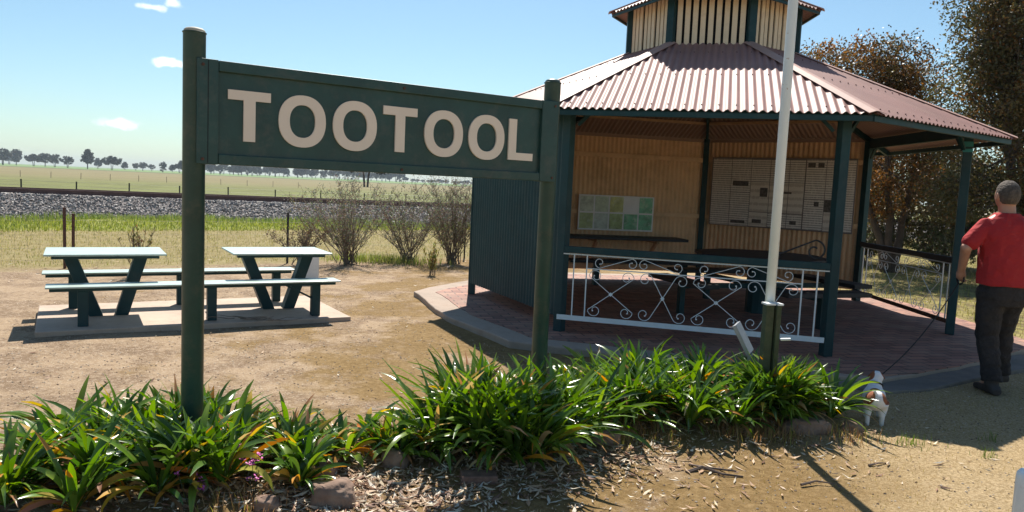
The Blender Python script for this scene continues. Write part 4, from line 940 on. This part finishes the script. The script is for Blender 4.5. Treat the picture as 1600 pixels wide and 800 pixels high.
# ---- far trees: three kinds, copied
FAR = [(.055, .062, .055), (.07, .076, .062), (.045, .055, .052), (.09, .085, .07)]
def far_proto(seed, h, shape):
    r_ = random.Random(seed); t = empty('paddock_tree', (0, 0, 0), None, 'tree'); tk = MB(); lf = MB()
    tops = {'round': [(0, 0, .62, .42, .42, .33)], 'tall': [(0, 0, .66, .3, .3, .32), (.18, 0, .45, .25, .25, .2), (-.2, 0, .5, .22, .22, .2)], 'ragged': [(-.28, 0, .5, .24, .24, .16), (.1, 0, .72, .2, .2, .24), (.32, 0, .45, .2, .2, .15), (-.05, 0, .55, .25, .25, .18), (.12, 0, .90, .1, .1, .08)],
            'spread': [(-.3, 0, .6, .35, .3, .2), (.25, 0, .58, .4, .3, .22), (0, 0, .75, .28, .28, .18)], 'column': [(0, 0, .52, .22, .22, .44)]}[shape]
    for dx in (-.08, .07): tk.tube([(dx*.2*h, 0, -.3), (dx*.7*h, 0, .3*h), (dx*2*h, 0, .62*h)], [.028*h, .02*h, .01*h], 6)
    for (ex, ey, ez, rx, ry, rz_) in tops:
        for _ in range(int(34*rx/.3)):
            d = Vector((r_.gauss(0, 1), r_.gauss(0, 1), r_.gauss(0, 1))).normalized()*r_.random()**.35; c = Vector(((ex+d.x*rx)*h, (ey+d.y*ry)*h, (ez+d.z*rz_)*h))
            leafcloud(lf, c, .085*h, 34, .075*h, FAR, r_, .5)
    tk.build('trunk', M['bark'], t); lf.cur = None; lf.build('crown', M['far'], t)
    return t
protos = {s: far_proto(i+1, 1.0, s) for i, s in enumerate(('round', 'tall', 'ragged', 'spread', 'column'))}
used = set()
def place_far(shape, x, y, z, h, sx, rz, lab, grp):
    pr = protos[shape]
    if shape in used:
        t = pr.copy(); C.objects.link(t)
        for ch in pr.children: c = ch.copy(); C.objects.link(c); c.parent = t
    else: t = pr; used.add(shape)
    t.location = (x, y, z); t.scale = (h*sx, h*sx, h); t.rotation_euler = (0, 0, rz)
    if grp: t['group'] = grp
    elif 'group' in t: del t['group']
    t['label'] = lab; return t
def at_px(px, Y, base_off=0):  # point on level ground at depth Y under picture column px
    return (px-800)/F_PX*Y
Z0 = -.4
far_list = [(2, 330, 'round', 24, 1.0, 'round dark tree at the left edge of the horizon'), (23, 380, 'tall', 22, .95, 'second tree from the left on the horizon, thin crowned'), (50, 350, 'spread', 17, 1.0, 'wide low tree third from the left on the horizon'),
            (68, 340, 'round', 19, 1.1, 'left one of two touching round trees on the horizon'), (83, 345, 'round', 18, 1.0, 'right one of two touching round trees on the horizon'), (103, 330, 'round', 16, 1.05, 'compact round tree between the touching pair and the tallest one'),
            (134, 300, 'ragged', 27, 1.0, 'tallest ragged tree on the horizon, left of the sign'), (150, 420, 'tall', 14, .8, 'thin pale tree just right of the tallest horizon tree'), (172, 310, 'spread', 20, 1.0, 'wide tree right of the tallest horizon tree'),
            (192, 400, 'tall', 10, .9, 'tiny tree right of the wide one on the horizon'), (209, 420, 'round', 9, 1.0, 'small low tree far out, left of the pair near the sign'), (220, 410, 'round', 11, 1.2, 'small broad tree far out on the horizon left of the sign'), (234, 430, 'round', 8, 1.1, 'lowest small tree on the horizon before the sign post'),
            (251, 330, 'column', 15, 1.2, 'dark upright tree on the horizon close to the left sign post'), (266, 400, 'tall', 9, 1.0, 'small thin tree between the upright tree and the sign post'), (277, 340, 'ragged', 16, .9, 'ragged tree on the horizon touching the left sign post'), (12, 520, 'spread', 12, 1.6, 'low distant tree between the first two horizon trees')]
rf = random.Random(9)
for px, Y, shp, hpx, sx, lab in far_list:
    Y *= 2.1; place_far(shp, at_px(px, Y), Y, Z0, (hpx+3)*Y/F_PX, sx, rf.uniform(0, 6), lab, None)
for i in range(44):
    px = 318+i*7.2+rf.uniform(-2, 2); Y = rf.uniform(800, 950)+i*4; gap = px in (0,)
    if 448 < px < 458: continue
    hpx = rf.uniform(14, 22) if px < 620 else rf.uniform(9, 14); place_far(rf.choice(('round', 'tall', 'spread', 'column')), at_px(px, Y), Y, Z0, hpx*Y/F_PX, rf.uniform(.7, 1.1), rf.uniform(0, 6), 'dark tree in the continuous distant treeline below the sign board', 'trees in the distant treeline')
for i in range(16):
    px = 640+i*8+rf.uniform(-3, 3); Y = 1300; place_far('round', at_px(px, Y), Y, Z0, rf.uniform(5, 8)*Y/F_PX, 1.5, rf.uniform(0, 6), 'very small distant tree at the right end of the treeline beside the shelter', 'smallest trees in the treeline')
lone = place_far('spread', at_px(568, 190), 190, Z0, 10.5, 1.1, .4, 'lone big paddock tree with a thick trunk, its crown hidden by the sign board', None)
for i in range(10):   # beyond the shelter, between right trees
    px = 1330+i*40; Y = rf.uniform(150, 260); place_far('spread', at_px(px, Y), Y, Z0, rf.uniform(6, 10), 1.5, rf.uniform(0, 6), 'distant tree behind the gum trees on the right', 'distant trees on the right')
# ================================================================== MAN
def remeshed(name, mb, mat_, parent, org, voxel=.010, smooth=6, label=None):
    o = mb.build(name+'_src', None, org=org)
    rm = o.modifiers.new('r', 'REMESH'); rm.mode = 'VOXEL'; rm.voxel_size = voxel; rm.use_smooth_shade = True
    sm = o.modifiers.new('s', 'SMOOTH'); sm.iterations = smooth; sm.factor = .5
    dg = bpy.context.evaluated_depsgraph_get(); dg.update(); me = bpy.data.meshes.new_from_object(o.evaluated_get(dg)); me.name = name
    bpy.data.objects.remove(o); n_ = bpy.data.objects.new(name, me); C.objects.link(n_); me.materials.clear(); me.materials.append(mat_); me.polygons.foreach_set('use_smooth', [True]*len(me.polygons))
    if parent: n_.parent = parent
    else: n_.location = org
    return tag(n_, label)
def ell_ring(c, rx, ry, n=20, tilt=0, rz=0, e=1.0):
    c = Vector(c); out = []
    for k in range(n):
        t = 2*pi*k/n; x = rx*math.copysign(abs(cos(t))**e, cos(t)); y = ry*math.copysign(abs(sin(t))**e, sin(t)); out.append(c+Vector((x*cos(rz)-y*sin(rz), x*sin(rz)+y*cos(rz), y*tilt)))
    return out
def ball(mb, c, r, n=10):
    c = Vector(c); mb.loft([[c+Vector((r*sin(pi*i/n)*cos(2*pi*k/14), r*sin(pi*i/n)*sin(2*pi*k/14), -r*cos(pi*i/n))) for k in range(14)] for i in range(1, n)])
def limb(mb, pts, rs, n=14):
    mb.tube(pts, rs, n)
    for p, r in zip(pts, rs): ball(mb, p, r*.995, 8)
MO = Vector((4.02, 6.10, 0)); gzm = ground_z(MO.x, MO.y)
man = empty('person', (MO.x, MO.y, gzm), 'man seen from behind in a red T-shirt and dark trousers, holding a dog lead', 'person')
MC = MO+Vector((0, 0, gzm))
def mv(x, y, z): return MC+Vector((x, y, z))
skin = mat('weathered_skin', (.42, .22, .15), .55, .10, 9); 
# joints (x right in view, y away from the camera)
SHL, ELL, WRL, HAL = (-.205, .0, 1.385), (-.355, -.02, 1.19), (-.285, .13, 1.00), (-.255, .18, .93)
SHR, ELR, WRR, HAR = (.145, .02, 1.385), (.30, .03, 1.17), (.30, .12, .95), (.29, .14, .87)
HIPL, KNL, ANL = (-.105, .0, .86), (-.07, .05, .48), (-.035, -.02, .10)
HIPR, KNR, ANR = (.085, .02, .86), (.10, .13, .50), (.145, .16, .14)
b = MB()
torso = [(.84, .165, .115, -.01), (.95, .175, .125, -.015), (1.08, .165, .125, -.02), (1.22, .19, .125, -.025), (1.35, .205, .115, -.03), (1.42, .18, .095, -.035), (1.47, .10, .07, -.04)]
b.loft([ell_ring(mv(ox, 0, z), rx, ry) for z, rx, ry, ox in torso])
b.tube([mv(-.035, 0, 1.40), mv(-.04, .005, 1.50), mv(-.045, .015, 1.56)], [.068, .062, .062], 16)
for (dz, r) in ((0, 0),):
    hc = mv(-.045, .02, 1.625); b.loft([[hc+Vector((.078*sin(pi*i/12)*cos(2*pi*k/20)*(1+.05*cos(pi*i/12)), .098*sin(pi*i/12)*sin(2*pi*k/20), -.122*cos(pi*i/12))) for k in range(20)] for i in range(1, 12)])
b.loft([ell_ring(mv(-.045, .065, 1.545+.01*i), .045, .04) for i in range(4)])         # jaw
b.tube([mv(-.045, .11, 1.62), mv(-.045, .13, 1.595)], [.012, .016], 8)                # nose
for e in (-1, 1):                                                                  # ears
    b.loft([[mv(-.045+e*(.078+.012*j), .012-.01*j, 1.615)+Vector((0, .017*cos(t), .032*sin(t))) for t in [2*pi*k/12 for k in range(12)]] for j in range(2)])
limb(b, [mv(*SHL), mv(*ELL), mv(*WRL)], [.052, .043, .030]); limb(b, [mv(*SHR), mv(*ELR), mv(*WRR)], [.052, .043, .030])
for (h, wr, e) in ((HAL, WRL, -1), (HAR, WRR, 1)):
    H_ = mv(*h); W_ = mv(*wr); dd = (H_-W_).normalized(); b.tube([W_, W_.lerp(H_, .5), H_], [.028, .038, .036], 10)
    for j in range(4):      # curled fingers
        s0 = H_+Vector((0, -.028+.019*j, 0)); l1 = (.030, .034, .032, .026)[j]; p1 = s0+dd*l1; p2 = p1+Vector((-e*.020, 0, -.012)); p3 = p2+Vector((-e*.014, 0, .016)); b.tube([s0, p1, p2, p3], [.0098, .0095, .009, .0085], 8)
    b.tube([W_.lerp(H_, .5)+Vector((0, .02, 0)), H_+Vector((-e*.020, .035, -.01)), H_+Vector((-e*.030, .02, -.035))], [.013, .011, .009], 8)
for hp_, kn, an in ((HIPL, KNL, ANL), (HIPR, KNR, ANR)): limb(b, [mv(*hp_), mv(*kn), mv(*an)], [.085, .058, .042])
for an, ty, tz in ((ANL, .14, 0), (ANR, .14, -.06)):
    b.tube([mv(*an), mv(an[0], an[1]+ty*.6, an[2]-.05+tz*.5), mv(an[0], an[1]+ty, an[2]-.065+tz)], [.04, .04, .03], 10)
remeshed('body', b, skin, man, man.location.copy(), .0065, 4)
# T-shirt
t_ = MB(); 
ts = [(.895, .205, .150, -.005), (.90, .207, .152, -.005), (.98, .203, .150, -.012), (1.10, .192, .148, -.02), (1.22, .205, .142, -.025), (1.33, .216, .132, -.03), (1.39, .200, .118, -.033), (1.425, .168, .100, -.035), (1.455, .120, .085, -.038), (1.485, .085, .075, -.04)]
rt_ = []
for z, rx, ry, ox in ts: rt_.append([p+Vector((.006*sin(k*1.9+z*14), .006*cos(k*2.3+z*17), .005*sin(k*1.1)*(1 if z < .95 else 0))) for k, p in enumerate(ell_ring(mv(ox, 0, z), rx, ry, 26, e=.88))])
t_.loft(rt_)
for sh0, el0 in ((SHL, ELL), (SHR, ELR)):
    a, c_ = mv(*sh0), mv(*el0); limb(t_, [a+Vector((0, 0, -.005)), a.lerp(c_, .35), a.lerp(c_, .74)], [.062, .066, .072])
shirtm = mat('red_cotton', (.36, .016, .020), .9, .14, 7, .9, 9); remeshed('t_shirt', t_, shirtm, man, man.location.copy(), .009, 5)
# trousers
q = MB(); pr = [(.93, .178, .128, -.005), (.86, .186, .134, -.005), (.78, .185, .130, 0), (.73, .17, .115, 0)]
q.loft([ell_ring(mv(ox, 0, z), rx, ry, 22, e=.9) for z, rx, ry, ox in pr[::-1]])
rr = random.Random(4)
for hp_, kn, an in ((HIPL, KNL, ANL), (HIPR, KNR, ANR)):
    P = [Vector(hp_), Vector(hp_).lerp(Vector(kn), .5), Vector(kn), Vector(kn).lerp(Vector(an), .35), Vector(kn).lerp(Vector(an), .7), Vector(an)+Vector((0, 0, .0))]
    pts = []; rs = []
    base_r = [.108, .100, .086, .080, .074, .080]
    for i in range(len(P)-1):
        for j in range(5): u = j/5; pts.append(mv(*P[i].lerp(P[i+1], u))+Vector((rr.gauss(0, .003), rr.gauss(0, .003), 0))); rs.append((base_r[i]*(1-u)+base_r[i+1]*u)*(1+.035*sin((i*5+j)*2.1)*(1.6 if i > 2 else .6)))
    pts.append(mv(*P[-1])); rs.append(.082); q.tube(pts, rs, 16)
tm = mat('dark_work_trousers', (.020, .018, .020), .9, .5, 6, 1, 11, dirt=(.07, .055, .045), dirt_amt=.6, dirt_scale=5); remeshed('trousers', q, tm, man, man.location.copy(), .009, 4)
bt_ = MB()
for an, pitch in ((ANL, 0), (ANR, .45)):
    a = mv(*an); 
    def fpnt(y, z): return a+Vector((0, y*cos(pitch)+(z)*sin(pitch)*.0, z-y*sin(pitch)*.55))
    zb = -an[2]+.005 if pitch == 0 else -.085
    bt_.tube([fpnt(0, .03), fpnt(0, -.03)], [.056, .054], 14)
    rings = []
    for y, w_, h_ in ((-.085, .036, .05), (-.06, .045, .075), (0, .046, .085), (.06, .050, .07), (.12, .054, .058), (.17, .046, .050), (.195, .025, .035)):
        c0 = fpnt(y, zb+h_/2); rings.append([c0+Vector((w_*math.copysign(abs(cos(t))**.6, cos(t)), 0, h_/2*math.copysign(abs(sin(t))**.6, sin(t)))) for t in [2*pi*k/16 for k in range(16)]])
    bt_.loft(rings)
bm_ = mat('dark_leather_boot', (.035, .028, .025), .7, .35, 10, .3, 40); remeshed('boots', bt_, bm_, man, man.location.copy(), .008, 3)
# hair: cap over back of the head
hcx = MB(); hc = mv(-.045, .012, 1.632); rings = []
for i in range(1, 11):
    ph = pi*i/14*1.02; z = .118*cos(ph); rings.append([hc+Vector((.0865*sin(ph)*cos(t), .102*sin(ph)*sin(t), z)) for t in [2*pi*k/24 for k in range(24)]])
for r_ in rings:      # open the face side, keep low on the back
    for i, p in enumerate(r_):
        rel = p-hc
        if rel.y > .05 and rel.z < .05: r_[i] = hc+Vector((rel.x*.86, .05, max(rel.z, .0)))
        elif rel.z < -.02 and abs(rel.x) > .06: r_[i] = hc+Vector((rel.x*.93, rel.y, rel.z))
hcx.loft(rings[::-1]); hairm = mat('short_grey_brown_hair', (.085, .066, .052), .85, .6, 38, 1, 90); remeshed('hair', hcx, hairm, man, man.location.copy(), .006, 2)
# belt
q = MB(); q.lathe([(.99, .9), (.99, .93)], (0, 0, 0), 24)
q.v = [tuple(mv(-.005, 0, 0)+Vector((x*.181, y*.131, z-.0))) for x, y, z in q.v]; q.build('belt', M['dark'], man)

# ================================================================== DOG
DO = Vector((2.58, 5.16, 0)); gzd = ground_z(DO.x, DO.y); DZ = rad(68)   # heading
dog = empty('dog', (DO.x, DO.y, gzd), 'small white dog with brown patches on a lead at the end of the plants', 'dog')
def dv(f, s, z):
    f *= .86; s *= .9; z *= .86
    return Vector((DO.x+cos(DZ)*f+sin(DZ)*s, DO.y+sin(DZ)*f-cos(DZ)*s, gzd+z))   # f forward, s to its right
d_ = MB()
body = [(-.15, .205, .050, .052), (-.13, .20, .066, .070), (-.07, .195, .070, .072), (0, .195, .068, .068), (.07, .19, .072, .078), (.12, .195, .068, .080), (.155, .215, .050, .058)]
d_.tube([dv(f, 0, z) for f, z, a, b_ in body], [(a+b_)/2 for f, z, a, b_ in body], 18)
for p, r in ((dv(-.13, 0, .205), .066), (dv(.12, 0, .20), .068)): ball(d_, p, r)
d_.tube([dv(.12, 0, .22), dv(.16, .004, .27), dv(.18, .008, .31)], [.058, .046, .042], 14)
hd = dv(.19, .012, .325); ball(d_, hd, .047); d_.tube([hd, dv(.235, .03, .318), dv(.262, .042, .312)], [.040, .028, .019], 12)
ball(d_, dv(.264, .043, .312), .019)
for e in (-1, 1):   # hind legs: thigh, hock, shank
    d_.tube([dv(-.12, e*.040, .19), dv(-.09, e*.052, .125), dv(-.145+(.02 if e > 0 else -.03), e*.052, .07), dv(-.135+(.02 if e > 0 else -.045), e*.052, .012)], [.050, .034, .0165, .0155], 12)
    fx = -.135+(.02 if e > 0 else -.045); d_.tube([dv(fx-.004, e*.052, .012), dv(fx+.032, e*.052, .011)], [.015, .013], 8)
    d_.tube([dv(.115, e*.042, .17), dv(.105+e*.02, e*.048, .10), dv(.125+e*.03, e*.048, .012)], [.038, .022, .0155], 12); d_.tube([dv(.12+e*.03, e*.048, .012), dv(.15+e*.03, e*.048, .011)], [.0155, .013], 8)
d_.tube([dv(-.15, 0, .235), dv(-.175, -.012, .265), dv(-.185, -.02, .295)], [.017, .013, .010], 8)
fm, n, L, bb = new_mat('patched_dog_fur'); geo = n.new('ShaderNodeNewGeometry'); prev = None
nz_ = n.new('ShaderNodeTexNoise'); nz_.inputs['Scale'].default_value = 30; L.new(geo.outputs['Position'], nz_.inputs['Vector'])
for (f, s, z, r) in ((-.16, -.06, .235, .054), (-.14, .07, .235, .044), (-.04, -.01, .285, .038), (.185, -.035, .335, .045), (.19, .045, .35, .022)):
    c = dv(f, s, z); vm = n.new('ShaderNodeVectorMath'); vm.operation = 'DISTANCE'; L.new(geo.outputs['Position'], vm.inputs[0]); vm.inputs[1].default_value = c
    md = n.new('ShaderNodeMath'); md.operation = 'DIVIDE'; L.new(vm.outputs['Value'], md.inputs[0]); md.inputs[1].default_value = r
    if prev is None: prev = md.outputs[0]
    else: mi = n.new('ShaderNodeMath'); mi.operation = 'MINIMUM'; L.new(prev, mi.inputs[0]); L.new(md.outputs[0], mi.inputs[1]); prev = mi.outputs[0]
ad = n.new('ShaderNodeMath'); ad.operation = 'MULTIPLY_ADD'; L.new(nz_.outputs[0], ad.inputs[0]); ad.inputs[1].default_value = .3; L.new(prev, ad.inputs[2])
r = ramp(n, L, ad.outputs[0], [(0, (.26, .085, .035)), (1, (.72, .70, .70))]); r.color_ramp.elements[0].position = .0; e = r.color_ramp.elements
mrr = n.new('ShaderNodeMapRange'); L.new(ad.outputs[0], mrr.inputs[0]); mrr.inputs[1].default_value = 1.1; mrr.inputs[2].default_value = 1.2; L.new(mrr.outputs[0], r.inputs[0])
L.new(r.outputs[0], bb.inputs['Base Color']); bb.inputs['Roughness'].default_value = .9
nb2 = n.new('ShaderNodeTexNoise'); nb2.inputs['Scale'].default_value = 220; L.new(geo.outputs['Position'], nb2.inputs['Vector']); bp = n.new('ShaderNodeBump'); bp.inputs['Strength'].default_value = .5; bp.inputs['Distance'].default_value = .004; L.new(nb2.outputs[0], bp.inputs['Height']); L.new(bp.outputs[0], bb.inputs['Normal'])
remeshed('body', d_, fm, dog, dog.location.copy(), .0045, 4)
for e, m__ in ((-1, mat('brown_dog_ear', (.22, .07, .03), .9, .2, 30)), (1, mat('brown_dog_ear', (.22, .07, .03), .9, .2, 30))):
    q = MB(); a0 = dv(.175, .012+e*.036, .358); a1 = dv(.20, .012+e*.040, .352); a2 = dv(.190, .012+e*.062, .318)
    w__ = (a1-a0).cross(a2-a0).normalized()*.003; q.add([a0-w__, a1-w__, a2-w__, a0+w__, a1+w__, a2+w__], [(0, 2, 1), (3, 4, 5), (0, 1, 4, 3), (1, 2, 5, 4), (2, 0, 3, 5)]); q.build('ear', m__, dog)
q = MB(); ctr = dv(.158, .004, .268); ax = (dv(.18, .008, .31)-dv(.12, 0, .22)).normalized(); x_ = ax.orthogonal().normalized(); y_ = ax.cross(x_)
q.tube([ctr+(x_*cos(t)+y_*sin(t))*.050 for t in [2*pi*k/20 for k in range(21)]], .006, 6); q.build('collar', M['dark'], dog)
q = MB(); ball(q, dv(.282, .050, .315), .008, 6); q.build('nose', M['dark'], dog)
# lead from the man's hand to the collar
ha = mv(*HAL)+Vector((-.012, 0, -.045)); co = ctr+Vector((.02, 0, .055)); pts = []
for i in range(25):
    u = i/24; p = ha.lerp(co, u); p.z -= .16*4*u*(1-u)*.5; pts.append(p)
q = MB(); q.tube(pts, .0045, 6); q.tube([ha+Vector((.01, .05*cos(t), .035+.05*sin(t))) for t in [2*pi*k/16 for k in range(17)]], .006, 6); ld = q.build('dog_lead', M['dark'], org=ha, label='thin dark lead hanging between the hand of the man and the dog', cat='dog lead')

# fix up far prototypes never used
for s_, t in protos.items():
    if s_ not in used:
        for ch in list(t.children): bpy.data.objects.remove(ch)
        bpy.data.objects.remove(t)

# ---- thin summer haze over the plain
hz = MB(); hz.box((0, 2180, 22), (5600, 4440, 48)); hm = bpy.data.materials.new('summer_haze'); hm.use_nodes = True; n = hm.node_tree.nodes; L = hm.node_tree.links
n.remove(n['Principled BSDF']); pvn = n.new('ShaderNodeVolumePrincipled'); pvn.inputs['Color'].default_value = (.80, .90, 1, 1); pvn.inputs['Density'].default_value = .0002; L.new(pvn.outputs[0], n['Material Output'].inputs['Volume'])
hz.build('haze', hm, kind='stuff')
